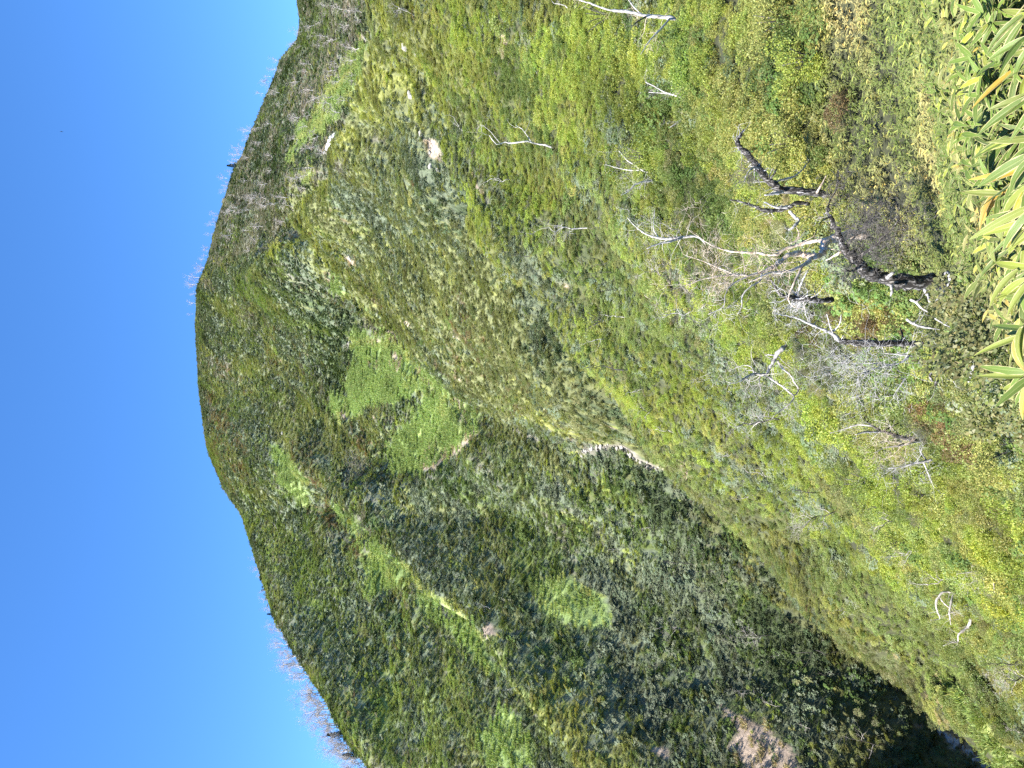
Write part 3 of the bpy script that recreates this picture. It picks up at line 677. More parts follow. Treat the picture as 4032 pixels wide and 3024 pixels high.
def cover(name, label, cat, pos, rot, scl, idx, col):
    me = bpy.data.meshes.new(name); k = len(pos)
    me.vertices.add(k); me.vertices.foreach_set("co", np.asarray(pos, float).ravel())
    for nme, ty, arr, key in (("rot", 'FLOAT_VECTOR', rot, 'vector'), ("scl", 'FLOAT_VECTOR', scl, 'vector'), ("idx", 'INT', idx, 'value')):
        a = me.attributes.new(nme, ty, 'POINT'); a.data.foreach_set(key, np.ascontiguousarray(arr).ravel())
    a = me.attributes.new("col", 'FLOAT_COLOR', 'POINT'); c = np.ones((k, 4)); c[:, :3] = col; a.data.foreach_set("color", c.ravel())
    o = bpy.data.objects.new(name, me); COL.objects.link(o)
    md = o.modifiers.new("plants", 'NODES'); md.node_group = NG
    tag(o, label, cat, None, 'stuff'); print(name, k)
    return o

def sample(dens, d1, d2, rlim=0.62):
    """random world points, dens per square metre"""
    area = rlim * (d2 * d2 - d1 * d1); k = int(area * dens)
    d = np.sqrt(rng.uniform(d1 * d1, d2 * d2, k)); r = rng.uniform(-rlim, rlim, k)
    return r * d, d
def slope_lean(x, y, s=1.0):
    e = 0.4 * s
    gx_ = (ground(x + e, y) - ground(x - e, y)) / (2 * e); gy_ = (ground(x, y + e) - ground(x, y - e)) / (2 * e)
    return gx_, gy_
def visible(x, y, z, marg):
    r = x / y; t = z / y; q = np.log(y)
    fr = np.clip(((r - RG[0]) / (RG[-1] - RG[0]) * (NR - 1)).astype(int), 0, NR - 1)
    fq = np.clip(((q - QG[0]) / (QG[-1] - QG[0]) * (NQ - 1)).astype(int) - 60, 0, RMAX.shape[1] - 1)
    return (t > RMAX[fr, fq] - marg / y) & (np.abs(r) < 0.60) & (t > -0.80)
px, py, ps, pl = [], [], [], []
for dens, d1, d2, sz, lod in ((12.0, 6, 16, .40, 0), (8, 16, 34, .50, 0), (9.5, 34, 80, .46, 1), (5.5, 80, 150, .60, 1), (3.2, 150, 345, .80, 2)):
    x, y = sample(dens, d1, d2)
    px.append(x); py.append(y); ps.append(np.full(len(x), sz)); pl.append(np.full(len(x), lod))
x = np.concatenate(px); y = np.concatenate(py); s = np.concatenate(ps); lod = np.concatenate(pl)
z = ground(x, y)
k = visible(x, y, z, 9.0); x, y, z, s, lod = x[k], y[k], z[k], s[k], lod[k]
c = cls_of(x, y, z, 13)
c2 = cls_of(x, y, z + .9 * s); c = np.where((c == 0) & (c2 > 0) & (y > 40), c2, c)
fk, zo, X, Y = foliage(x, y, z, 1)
# meadow, soil and stones stay open; the bamboo grass has its own cover
bam = (y < 19) & (Y < 1180 + 0 * X) & (X > 3280 + np.clip(Y - 600, 0, 500) * .35 + 60 * vnoise(x / 2, y / 2, 8)) & ~((X > 3380) & (X < 3640) & (Y > 1020))
gap = (fbm(x / 1.3, y / 1.9, 951, 3) > .46) & (y < 48)
open_ = (c == 0) & ~bam & ~gap
open_ |= (c == 1) & (rng.uniform(size=len(x)) < 0.03)
open_ |= (c == 2) & (rng.uniform(size=len(x)) < 0.03)
x, y, z, s, lod, fk, zo, X, Y, c = (a[open_] for a in (x, y, z, s, lod, fk, zo, X, Y, c))
m = len(x)
col = PALC[fk].copy()
fv, fu, _, _ = folds(x, y)
v1 = (fbm(fv / 2.2, fu / 14, 401, 4) * .9 + fbm(x / 14, y / 18, 407, 2) * .6)[:, None]; v2 = fbm(x / 2.5, y / 3, 431, 3)[:, None]
col *= np.clip(1 + 0.45 * v1 + 0.35 * v2 + rng.normal(size=(m, 1)) * .08, .5, 1.32)
col *= 1 + rng.normal(size=(m, 3)) * [.05, .02, .04]
gx_, gy_ = slope_lean(x, y)
rot = np.stack([np.arctan(gy_) * .55 + rng.normal(size=m) * .12, -np.arctan(gx_) * .55 + rng.normal(size=m) * .12, rng.uniform(0, 6.283, m)], -1)
# keep lean in world axes: spin first, then lean (handled by drawing spin small for strongly leaning plants)
sz = s * rng.lognormal(0, .28, m)
tall = 1 + 0.5 * vnoise(x / 5, y / 6, 77) + 0.7 * vnoise(x / 1.5, y / 1.8, 78)
hk = np.array([1.15 if KEYS[i] in ('lime', 'green', 'egreen') else (1.25 if KEYS[i] == 'dark' else (0.8 if KEYS[i] in ('olive', 'straw', 'yel') else 1.0)) for i in range(len(KEYS))])[fk]
flat = np.interp(y, [25, 50, 90, 200], [1.0, .65, .5, .5])
scl = np.stack([sz * 1.15, sz * 1.15, sz * tall * hk * flat], -1)
idx = np.zeros(m, np.int32)
for ty in 'det':
    for L_ in range(3):
        kk = (np.array([t == ty for t in PALT])[fk]) & (lod == L_)
        ch = ID[ty, L_]; idx[kk] = np.array(ch)[rng.integers(0, len(ch), kk.sum())]
# evergreen and leafy plants of every part of the mountain: one cover each
pos = np.stack([x, y, z - 0.08 * sz], -1)
LAB = {0: ("bright lime, olive and dark green scrub on the near slope", "scrub"), 1: ("yellow green leafy scrub on the knoll behind the bamboo grass", "scrub"),
       2: ("olive brown and grey green scrub on the middle ridge", "scrub"), 3: ("dark grey green scrub on the hillside across the stream", "scrub"),
       4: ("green scrub on the hill under the row of bare skyline trees", "scrub"), 5: ("low grey green scrub on the summit face above the meadow bowl", "scrub"),
       6: ("brown twiggy scrub on the far slope round the snow patch", "scrub")}
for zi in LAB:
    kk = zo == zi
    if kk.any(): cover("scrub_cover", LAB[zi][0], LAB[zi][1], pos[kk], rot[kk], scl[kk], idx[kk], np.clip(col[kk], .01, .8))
# meadows and dry grass
x, y = sample(5.0, 28, 70); x2, y2 = sample(2.6, 70, 260)
x = np.r_[x, x2]; y = np.r_[y, y2]; z = ground(x, y); k = visible(x, y, z, 4); x, y, z = x[k], y[k], z[k]
c = cls_of(x, y, z, 12); k = ((c == 1) & (rng.uniform(size=len(x)) < .95)) | ((c == 2) & (rng.uniform(size=len(x)) < .22)); x, y, z, c = x[k], y[k], z[k], c[k]; m = len(x)
v = fbm(x / 6, y / 8, 601, 4)[:, None]; w = fbm(x / 14, y / 18, 611, 3)[:, None]
st = fbm(x / 2.2, y / 11, 621, 3)[:, None]
col = np.array([.25, .33, .10]) * (1 + .4 * v) + np.array([.16, .09, .05]) * np.clip(w * 2.0 + st * 1.4 - .2, 0, 1)
col = np.where((c == 2)[:, None], np.array([.34, .29, .17]) * (1 + .4 * v), col)
sc = rng.uniform(.7, 1.3, m) * np.where(y > 110, 1.25, .9)
cover("meadow_grass", "fresh green alpine grass in the bowls and gullies", "grass", np.stack([x, y, z - .02], -1), np.stack([rng.normal(size=m) * .1, rng.normal(size=m) * .1, rng.uniform(0, 6.28, m)], -1),
      np.stack([sc, sc, sc * rng.uniform(.6, 1.2, m)], -1), np.array(ID['g', 1])[rng.integers(0, 3, m)].astype(np.int32), np.clip(col, .02, .7))
# bamboo grass of the knoll
x, y = sample(46, 3.2, 6.5); x2, y2 = sample(46, 6.5, 20); x = np.r_[x, x2]; y = np.r_[y, y2]; z = ground(x, y); X, Y = picxy(x, y, z)
k = (X > 3180 + 120 * vnoise(x, y, 8) + np.clip(Y - 600, 0, 500) * .3) & (Y < 1200 + 60 * vnoise(x, y, 9)) & (Y > -700) & ~((X > 3390) & (X < 3630) & (Y > 1050))
k |= (y < 8) & (Y < 1500) & (X < 4700)
x, y, z = x[k], y[k], z[k]; m = len(x)
v = fbm(x / 2, y / 2, 701, 3)[:, None]
col = np.array([.10, .155, .028]) * (1 + .5 * v); dry = np.clip(fbm(x / 1.6, y / 1.6, 711, 3) * 2.5, 0, 1)[:, None]
col = col * (1 - dry * .65) + np.array([.46, .39, .17]) * dry * .65
sc = rng.uniform(.75, 1.2, m) * np.interp(y, [3, 4.5, 7, 12, 20], [.6, .55, .46, .46, .52])
cover("bamboo_grass_cover", "dense dwarf bamboo grass with straw coloured leaf edges behind the big foreground leaves", "bamboo grass", np.stack([x, y, z - .05], -1),
      np.stack([rng.normal(size=m) * .15 + .1, rng.normal(size=m) * .15 - .12, rng.uniform(-.9, .9, m)], -1), np.stack([sc, sc, sc], -1),
      np.array(ID['b', 0])[rng.integers(0, 5, m)].astype(np.int32), np.clip(col, .02, .7))
# ------------------------------------------------------------------ trees: tubes grown from joints
def smooth_path(pts, sub=3, jit=0.0, g=None):
    P_ = [Vector(p) for p in pts]; out = []
    n_ = len(P_)
    for i in range(n_ - 1):
        p0 = P_[max(i - 1, 0)]; p1 = P_[i]; p2 = P_[i + 1]; p3 = P_[min(i + 2, n_ - 1)]
        for k in range(sub):
            t = k / sub
            q = 0.5 * ((2 * p1) + (p2 - p0) * t + (2 * p0 - 5 * p1 + 4 * p2 - p3) * t * t + (3 * p1 - p0 - 3 * p2 + p3) * t ** 3)
            if jit and (i or k): q = q + Vector(g.normal(size=3)) * jit
            out.append(q)
    out.append(P_[-1]); return out
def tubes_mesh(name, tubes, mat, parent, loc, extra=None, mat2=None):
    n1 = len(tubes)
    if extra: tubes = list(tubes) + list(extra)
    cnt = []
    V = []; Fq = []; Ft = []; b = 0
    for pts_, rad, sides in tubes:
        m_ = len(pts_); loc_v = Vector(loc)
        ref = Vector((0.31, 0.22, 0.93))
        for i in range(m_):
            t = (pts_[min(i + 1, m_ - 1)] - pts_[max(i - 1, 0)])
            if t.length < 1e-9: t = Vector((0, 0, 1))
            t.normalize(); a = t.cross(ref)
            if a.length < .1: a = t.cross(Vector((1, 0, 0)))
            a.normalize(); c_ = t.cross(a)
            for k in range(sides):
                th = 6.2832 * k / sides
                V.append(pts_[i] - loc_v + (a * math.cos(th) + c_ * math.sin(th)) * rad[i])
        for i in range(m_ - 1):
            for k in range(sides):
                k2 = (k + 1) % sides
                Fq.append((b + i * sides + k, b + i * sides + k2, b + (i + 1) * sides + k2, b + (i + 1) * sides + k))
        for k in range(1, sides - 1):
            e = b + (m_ - 1) * sides
            Ft.append((e, e + k, e + k + 1)); Ft.append((b, b + k + 1, b + k))
        b += m_ * sides; cnt.append((len(Fq), len(Ft)))
    o = mesh_np(name, np.array([tuple(v) for v in V]), [np.array(Fq), np.array(Ft)], mat, parent, smooth=True)
    if extra and mat2 is not None and mat2 is not mat and len(o.data.polygons) == len(Fq) + len(Ft):
        o.data.materials.append(mat2); mi = np.zeros(len(Fq) + len(Ft), np.int32); mi[cnt[n1 - 1][0]:len(Fq)] = 1; mi[len(Fq) + cnt[n1 - 1][1]:] = 1
        o.data.polygons.foreach_set('material_index', mi)
    return o
def grow(start, d, L, r, lvl, mx, g, out, gnarl=.35, up=.15, nch=5, sides=(7, 5, 4, 3), ratio=.62, spread=.9):
    seg = (9, 6, 5, 3)[min(lvl, 3)]; pts_ = [Vector(start)]; d = Vector(d).normalized(); dirs = [d.copy()]
    for i in range(seg):
        d = (d + Vector(g.normal(size=3)) * gnarl * (.5 + .5 * lvl / mx) + Vector((0, 0, up))).normalized()
        pts_.append(pts_[-1] + d * (L / seg)); dirs.append(d.copy())
    rad = [r * (1 - .78 * i / seg) for i in range(seg + 1)]
    out.append((lvl, pts_, rad, sides[min(lvl, 3)]))
    if lvl >= mx: return
    k = max(1, int(nch * g.uniform(.7, 1.3)))
    for j in range(k):
        i = int(g.integers(max(1, seg // 3), seg + 1))
        s = Vector(g.normal(size=3)); s = (s - s.dot(dirs[i]) * dirs[i]).normalized()
        nd_ = (dirs[i] * g.uniform(.4, .9) + s * spread).normalized()
        grow(pts_[i], nd_, L * ratio * g.uniform(.6, 1.15), max(rad[i] * .62, .003), lvl + 1, mx, g, out, gnarl, up * .7, nch, sides, ratio, spread)
def bare_tree(name, base, tip, seed, mats, label, cat, group=None, nch=5, mx=3, r0=None, spread=.9, gnarl=.3, split=.45, twigr=1.0, ratio=.62):
    """base, tip in the world; trunk rises along them, the crown spreads over the upper part"""
    g = np.random.default_rng(seed); base = Vector(base); tip = Vector(tip); H = (tip - base).length
    r0 = r0 or max(.02, H * .028); root = empty(name, base); tag(root, label, cat, group)
    ax = (tip - base).normalized(); pts_ = [base - ax * .35]; p_ = base.copy(); n_ = 7
    for i in range(n_):
        w = ax + Vector(g.normal(size=3)) * gnarl * .6
        p_ = base + ax * (H * .78 * (i + 1) / n_) + Vector(g.normal(size=3)) * H * .025 * gnarl / .3
        pts_.append(p_)
    rad = [r0 * (1 - .6 * i / n_) for i in range(n_ + 1)]
    tp = smooth_path(pts_, 2); rr = list(np.interp(np.linspace(0, 1, len(tp)), np.linspace(0, 1, n_ + 1), rad))
    tubes_mesh('trunk', [(tp, rr, 7)], mats[0], root, base)
    k = max(3, int(nch * 1.1))
    for j in range(k):
        i = int(len(tp) * (split + (1 - split) * (j + g.uniform(0, .9)) / k)); i = min(i, len(tp) - 1); out = []
        s = Vector(g.normal(size=3)); s.z *= .4; s.normalize()
        if j == k - 1: s = s * .3; i = len(tp) - 1
        dd = (ax * .65 + s * spread).normalized()
        grow(tp[i], dd, H * .42 * g.uniform(.7, 1.1), rr[i] * .7, 1, mx, g, out, gnarl, .08, nch, ratio=ratio, spread=spread)
        tubes_mesh('branch', [out[0][1:]], mats[1], root, base, [(q[1], [w * twigr for w in q[2]], q[3]) for q in out[1:]], mats[2])
    return root
def copy_tree(o, parent=None):
    c_ = o.copy(); COL.objects.link(c_)
    if parent: c_.parent = parent
    for ch in list(o.children): copy_tree(ch, c_)
    return c_

# ---- traced trees close by: picture outlines put at their own distance, with depth of their own
def traced(name, label, cat, d0, limbs, seed=0, group=None):
    """limbs: (part name, [(X, Y, half width px, depth offset m), ...], material, twigs)"""
    g = np.random.default_rng(seed); X0, Y0 = limbs[0][1][0][:2]
    root = empty(name, at(X0, Y0, d0)); tag(root, label, cat, group)
    bag = {}
    for part, pth, mat, tw in limbs:
        P3 = [at(a[0], a[1], d0 + a[3]) for a in pth]; rr = [a[2] * d0 / F for a in pth]
        sp = smooth_path(P3, 4, rr[0] * .12, g); rs = list(np.interp(np.linspace(0, 1, len(sp)), np.linspace(0, 1, len(rr)), rr))
        rs = [r_ * (1 + .16 * g.normal()) for r_ in rs]
        out = []; tm = None
        if tw:
            nt_, Lpx, tm, pn, lv, th = tw
            if tm is not M_LICH: nt_ = max(3, int(nt_ * .85))
            for j in range(nt_):
                i = int(g.integers(int(len(sp) * .2), len(sp))); s = Vector(g.normal(size=3)); s.normalize()
                t = (sp[min(i + 1, len(sp) - 1)] - sp[max(i - 1, 0)]).normalized()
                grow(sp[i], t * .5 + s, Lpx * d0 / F * g.uniform(.4, 1.1), max(rs[i] * .33, .0045) * max(th, .7), 4 - lv, 3, g, out, .4, .0, 3 if tm is not M_LICH else 4, (5, 4, 3, 3), .6, .9)
        tubes_mesh(part, [(sp, rs, 9 if rr[0] > .03 else 6)], mat, root, root.location, [q[1:] for q in out], tm)
    return root
E8 = lambda p: [(2800 + a[0] / 1.659, 400 + a[1] / 1.659, a[2] / 1.659 / 2, a[3]) for a in p]
E3 = lambda p: [(2300 + a[0] / 2.0733, 900 + a[1] / 2.0733, a[2] / 2.0733 / 2, a[3]) for a in p]
E4 = lambda p: [(3132 + a[0] / 2.0733, 900 + a[1] / 2.0733, a[2] / 2.0733 / 2, a[3]) for a in p]
E1 = lambda p: [(2300 + a[0] / 1.659, a[1] / 1.659, a[2] / 1.659 / 2, a[3]) for a in p]
E5 = lambda p: [(2800 + a[0] / 1.7955, 1600 + a[1] / 1.7955, a[2] / 1.7955 / 2, a[3]) for a in p]
E6 = lambda p: [(2900 + a[0] / 1.954, 2200 + a[1] / 1.954, a[2] / 1.954 / 2, a[3]) for a in p]
SN, SI, DK, TN, PA, TW, LI = M_SNAG, M_SILVER, M_DARKB, M_TAN, M_PALE, M_TWIG, M_LICH
dA = 11.3
traced('dead_conifer', 'big black and silver dead trunk bending over behind the foreground bamboo leaves', 'dead tree', dA, [
 ('trunk', E8([(1600,1175,120,.3),(1530,1172,104,.2),(1400,1185,90,.1),(1250,1170,88,0),(1100,1142,84,0),(1005,1100,76,-.1),(930,1030,60,-.1),(860,935,50,0),(815,840,38,.1),(780,745,26,.2),(755,690,18,.25)]), SN, (10, 60, SI, 'twigs', 2, .6)),
 ('root_stub', E8([(1500,1230,34,-.1),(1520,1245,26,-.2),(1470,1300,12,-.3)]), SI, None),
 ('root_stub', E8([(1400,1230,32,-.1),(1415,1270,22,-.2),(1432,1315,8,-.3)]), SI, None),
 ('branch_stub', E8([(1180,1200,26,-.1),(1185,1235,18,-.2),(1170,1270,8,-.2)]), SI, None),
 ('branch_stub', E8([(1540,1120,36,-.1),(1560,1140,22,-.2),(1545,1210,9,-.2)]), SI, None),
 ('branch_stub', E8([(1150,1150,30,-.1),(1180,1125,20,-.2),(1200,1110,8,-.2)]), SI, None),
 ('branch', E8([(880,950,26,0),(940,880,16,-.2),(1010,800,12,-.4),(1080,745,7,-.6)]), SN, (52, 130, LI, 'dry_twigs', 3, .7)),
 ('branch', E8([(925,1030,28,0),(1010,985,20,-.2),(1090,930,15,-.4),(1180,830,10,-.5),(1270,720,5,-.6)]), SN, (75, 150, LI, 'dry_twigs', 3, .7)),
 ('branch', E8([(760,700,18,.2),(780,640,12,.3),(820,560,8,.3),(830,440,5,.4)]), SN, (22, 100, LI, 'dry_twigs', 3, .7)),
 ('branch', E8([(790,750,14,.1),(740,770,9,.1),(700,800,4,0)]), SN, (6, 60, SI, 'twigs', 2, .5)),
 ('branch', E8([(850,980,22,0),(800,1010,14,.1),(750,1040,6,.2)]), TN, None),
 ('branch', E8([(960,1080,20,0),(920,1110,12,-.3),(860,1090,6,-.4)]), SN, (16, 80, LI, 'dry_twigs', 3, .7)),
], 3)
dT = 13.4
traced('twisted_birch', 'twisted birch with smooth pinkish tan bark reaching out from behind the big dead trunk', 'birch tree', dT, [
 ('trunk', E8([(1010,870,60,.2),(900,870,58,.1),(810,892,56,0),(760,908,50,0),(738,935,44,-.1),(735,985,44,-.1),(690,1010,42,-.2),(620,1002,42,-.2),(560,990,38,-.2),(500,1008,33,-.3),(450,1050,28,-.3),(400,1085,25,-.4)]), TN, (10, 120, TN, 'twigs', 2, .5)),
 ('branch', E8([(400,1085,25,-.4),(330,1115,20,-.4),(240,1138,17,-.5),(150,1130,14,-.5),(60,1140,10,-.6),(-60,1160,6,-.6),(-160,1200,3,-.6)]), TN, (34, 190, TN, 'twigs', 3, .55)),
 ('branch', E8([(760,908,34,0),(700,908,26,.2),(630,922,24,.4),(560,938,22,.5),(490,960,20,.5),(430,998,18,.5),(370,1000,16,.5),(300,988,15,.6),(200,985,14,.6),(100,972,11,.7),(0,938,8,.7),(-90,880,4,.7),(-160,830,2,.7)]), TN, (34, 190, TN, 'twigs', 3, .55)),
 ('branch', E8([(660,1020,30,-.2),(600,1070,24,-.4),(520,1105,19,-.5),(440,1115,14,-.6),(360,1125,9,-.7),(250,1180,5,-.8)]), PA, (18, 120, TN, 'twigs', 3, .5)),
 ('branch', E8([(600,1065,20,-.4),(570,1130,17,-.5),(540,1190,14,-.6),(520,1240,11,-.6),(505,1290,8,-.6),(540,1340,6,-.6),(620,1360,3,-.6)]), TN, (10, 80, PA, 'twigs', 2, .5)),
 ('branch', E8([(330,1115,15,-.4),(320,1170,12,-.5),(250,1215,9,-.6),(205,1270,8,-.6),(200,1340,6,-.6),(170,1390,3,-.6)]), PA, (10, 90, PA, 'twigs', 2, .5)),
 ('branch', E8([(240,1138,13,-.4),(130,1200,10,-.5),(90,1270,8,-.6),(80,1340,6,-.6),(-20,1390,3,-.6)]), PA, (16, 130, PA, 'twigs', 3, .5)),
 ('branch', E8([(150,1130,10,-.4),(60,1090,8,-.3),(-60,1040,6,-.3),(-180,1000,3,-.3)]), TN, (20, 140, TN, 'twigs', 3, .5)),
], 5)
dB = 15.6
traced('broken_snag', 'grey broken snag with a hooked top leaning over the yellow green bushes', 'dead tree', dB, [
 ('trunk', E8([(780,612,46,.1),(740,604,50,.1),(660,592,50,0),(560,580,52,0),(460,572,48,0),(420,545,46,-.1),(370,515,44,-.1),(330,462,42,-.2),(300,420,40,-.2),(262,372,36,-.2),(215,320,34,-.3),(180,288,34,-.3),(172,250,30,-.3),(195,215,22,-.3),(212,185,10,-.3)]), SN, (30, 70, SI, 'twigs', 2, .5)),
 ('branch', E8([(400,540,20,0),(450,515,16,.1),(540,490,13,.2),(600,440,9,.3),(640,380,4,.4)]), SI, (8, 60, SI, 'twigs', 2, .5)),
 ('branch', E8([(330,460,16,-.2),(290,430,12,-.3),(240,460,8,-.4),(215,530,4,-.4)]), SI, (26, 90, LI, 'dry_twigs', 3, .6)),
 ('branch', E8([(360,520,18,-.1),(400,490,14,-.2),(430,440,10,-.2)]), SN, None),
 ('branch_stub', E8([(470,590,24,-.1),(420,600,18,-.2),(350,610,8,-.3)]), SI, None),
 ('branch_stub', E8([(690,600,16,-.2),(720,545,12,-.3),(755,480,8,-.3)]), TN, None),
], 7)
traced('leaning_snag', 'thin black snag with a silver broken tip beside the grey hooked snag', 'dead tree', 16.2, [
 ('trunk', E8([(640,668,22,.1),(560,662,26,0),(510,690,28,0),(440,712,28,0),(340,708,26,-.1),(290,688,20,-.1),(230,664,14,-.2),(120,638,6,-.2)]), SN, (22, 60, SI, 'twigs', 2, .5)),
 ('branch', E8([(500,690,22,0),(430,690,18,-.1),(345,658,8,-.2)]), SI, (6, 40, SI, 'twigs', 2, .5)),
 ('branch', E8([(510,715,22,0),(545,752,20,-.1),(575,778,18,-.2),(540,815,18,-.3),(505,838,10,-.3)]), SI, (10, 60, SI, 'twigs', 2, .5)),
], 8)
traced('dark_snag', 'short black snag with tangled silver twigs below the twisted birch', 'dead tree', 15.0, [
 ('trunk', E8([(790,1292,36,.1),(720,1300,42,0),(640,1290,44,0),(560,1285,44,0),(500,1275,34,-.1),(440,1250,18,-.1),(390,1160,8,-.2)]), SN, (34, 100, SI, 'twigs', 3, .6)),
 ('branch', E8([(550,1280,22,0),(575,1230,18,-.1),(600,1160,12,-.2),(640,1100,5,-.2)]), SI, (14, 90, SI, 'twigs', 3, .6)),
], 9)
traced('standing_snag', 'upright black snag with pale stubs and a white forked top, left of the rusty bush', 'dead tree', 13.6, [
 ('trunk', E8([(1380,1572,30,.1),(1330,1580,34,.1),(1250,1578,40,0),(1150,1580,44,0),(1050,1580,44,0),(950,1575,42,0),(870,1568,38,0),(835,1560,32,0)]), SN, (22, 45, SI, 'twigs', 2, .8)),
 ('branch', E8([(840,1562,28,0),(800,1522,24,-.1),(740,1490,20,-.1),(650,1452,15,-.2),(560,1415,11,-.2),(480,1398,7,-.2),(400,1385,3,-.2)]), SI, (26, 90, SI, 'twigs', 3, .6)),
 ('branch', E8([(800,1522,12,-.1),(775,1460,10,-.2),(755,1385,5,-.3)]), SI, (5, 50, SI, 'twigs', 2, .5)),
 ('branch', E8([(800,1500,12,-.1),(840,1450,9,-.2),(850,1390,4,-.3)]), SI, (5, 50, SI, 'twigs', 2, .5)),
 ('branch', E8([(1240,1570,16,0),(1250,1520,12,.1),(1235,1480,5,.2)]), SN, None),
], 10)
traced('fallen_branch', 'tangle of fine white dead twigs lying under the standing black snag', 'dead branch', 13.0, [
 ('branch', E4([(990,1045,16,0),(880,1032,14,0),(800,1025,10,0),(730,1020,5,0)]), SI, (8, 120, SI, 'twigs', 3, .5)),
 ('branch', E4([(930,1035,16,0),(880,1085,14,0),(790,1110,11,0),(680,1100,8,0),(560,1100,5,0),(350,1098,2,0)]), SI, (50, 240, SI, 'twigs', 3, .5)),
 ('branch', E4([(900,1220,12,0),(850,1290,9,0),(800,1370,3,0)]), SI, (8, 100, SI, 'twigs', 3, .5)),
 ('branch', E4([(820,1110,10,0),(700,1130,8,0),(600,1160,5,0),(520,1190,2,0)]), SI, (34, 220, SI, 'twigs', 3, .5)),
], 12)
FALL = [
 ('silver fallen branch curving beneath the rusty red shrub', [(905,738,16,0),(960,775,22,0),(1040,802,20,0),(1110,812,14,0),(1180,826,6,0)], SI, 11.6),
 ('thin straight silver branch below the big dead trunk', [(1138,733,10,0),(1220,782,12,0),(1310,828,6,0)], SI, 11.0),
 ('pinkish white broken branch beside the foot of the big dead trunk', [(935,580,18,0),(985,600,22,0),(1020,640,18,0),(1080,682,8,0)], PA, 11.8),
 ('narrow pale stick left of the paired long sticks low in the picture', [(1500,815,8,0),(1512,900,13,0),(1505,995,6,0)], SI, 9.6),
 ('long pale stick standing among low green bushes', [(1570,800,8,0),(1562,900,15,0),(1578,990,13,0),(1576,1085,6,0)], SI, 9.4),
 ('crooked white branch hanging beside the leftmost big bamboo leaves', [(1590,558,8,0),(1640,605,14,0),(1655,690,16,0),(1705,745,18,0),(1775,782,6,0)], SI, 7.6),
 ('thick pale forked dead branch near the dark hollow', [(1425,1055,12,0),(1452,1125,30,0),(1430,1200,22,0),(1412,1272,12,0)], SI, 10.2),
 ('black and white arched dead root sticking out of the scrub', [(1115,1250,16,0),(1098,1200,20,0),(1125,1165,22,0),(1158,1195,26,0),(1140,1290,12,0)], SN, 10.9),
 ('thin straw coloured stick at the lower edge of the picture', [(1675,1270,8,0),(1760,1312,12,0),(1880,1352,6,0)], TN, 7.4),
 ('second straw coloured stick just left of the first at the lower edge', [(1690,1392,5,0),(1780,1385,9,0),(1890,1372,6,0)], TN, 7.2),
 ('short brown dead stick poking out right of the big dead trunk', [(1690,-60,8,0),(1600,-30,10,0),(1500,20,5,0)], PA, 8.5),
 ('curved reddish dead branch in front of the grey hooked snag', [(-40,120,8,0),(10,95,14,0),(30,40,10,0),(5,-10,4,0)], TN, 14.8),
]
for i, (lb, pth, mt_, dd) in enumerate(FALL):
    traced('fallen_branch', lb, 'dead branch', dd, [('limb', E4(pth), mt_, None), ('side_twig', E4([pth[1], (pth[1][0] + 40, pth[1][1] - 35, 6, 0), (pth[1][0] + 70, pth[1][1] - 90, 2, 0)]), mt_, None)], 40 + i)
# traced pale birches further down the near slope
traced('pale_birch', 'tan and white birch trunk on the knoll near the upper edge of the picture', 'birch tree', 25, [
 ('trunk', E1([(600,128,22,0),(560,115,24,0),(480,108,24,0),(400,104,22,0),(330,85,19,0),(240,72,17,0),(150,62,14,0),(60,28,12,0),(0,8,10,0),(-60,-10,8,0)]), PA, (10, 90, TN, 'twigs', 3, .6)),
 ('branch', E1([(400,104,12,0),(360,80,10,.5),(320,40,8,.8),(285,-10,6,1)]), PA, (5, 80, TN, 'twigs', 3, .5)),
 ('branch', E1([(560,120,14,0),(510,180,12,-.4),(460,230,10,-.6),(415,285,8,-.8),(370,355,4,-1)]), PA, (10, 80, TN, 'twigs', 3, .6)),
 ('branch', E1([(405,108,12,0),(350,140,8,-.4),(310,175,5,-.6)]), DK, None),
], 21)
traced('forked_birch', 'white birch forking low into a V of bare branches on the near slope', 'birch tree', 28.5, [
 ('trunk', E1([(790,668,14,.3),(745,660,16,0),(722,655,14,0),(660,640,12,0),(600,626,10,0),(520,598,8,.2),(460,565,6,.3),(400,535,3,.4)]), PA, (16, 120, PA, 'twigs', 3, .6)),
 ('branch', E1([(740,662,12,0),(715,705,12,-.3),(680,745,11,-.4),(640,780,8,-.5),(560,832,3,-.6)]), PA, (10, 70, PA, 'twigs', 3, .6)),
 ('branch', E1([(748,668,10,0),(728,740,9,-.2),(708,790,7,-.3),(660,830,3,-.3)]), PA, (5, 50, PA, 'twigs', 3, .6)),
 ('branch', E1([(600,626,8,0),(530,610,6,.2),(420,602,3,.4)]), PA, (5, 60, PA, 'twigs', 3, .6)),
], 22)
traced('spreading_birch', 'white birch with a short trunk and two wide fans of twigs above the lime bushes', 'birch tree', 36, [
 ('trunk', E1([(580,1100,16,.3),(540,1118,18,0),(500,1130,18,0),(462,1142,18,0),(430,1130,14,0),(380,1112,11,0),(330,1080,9,.3),(280,1045,7,.4),(225,985,3,.6)]), PA, (22, 130, PA, 'twigs', 3, .6)),
 ('branch', E1([(470,1145,14,0),(445,1180,14,-.3),(380,1188,11,-.5),(330,1210,9,-.6),(290,1250,6,-.7),(240,1275,3,-.8)]), PA, (18, 90, PA, 'twigs', 3, .6)),
 ('branch', E1([(380,1112,9,0),(300,1112,7,.3),(220,1098,5,.5),(140,1075,2,.6)]), PA, (12, 90, PA, 'twigs', 3, .6)),
], 23)
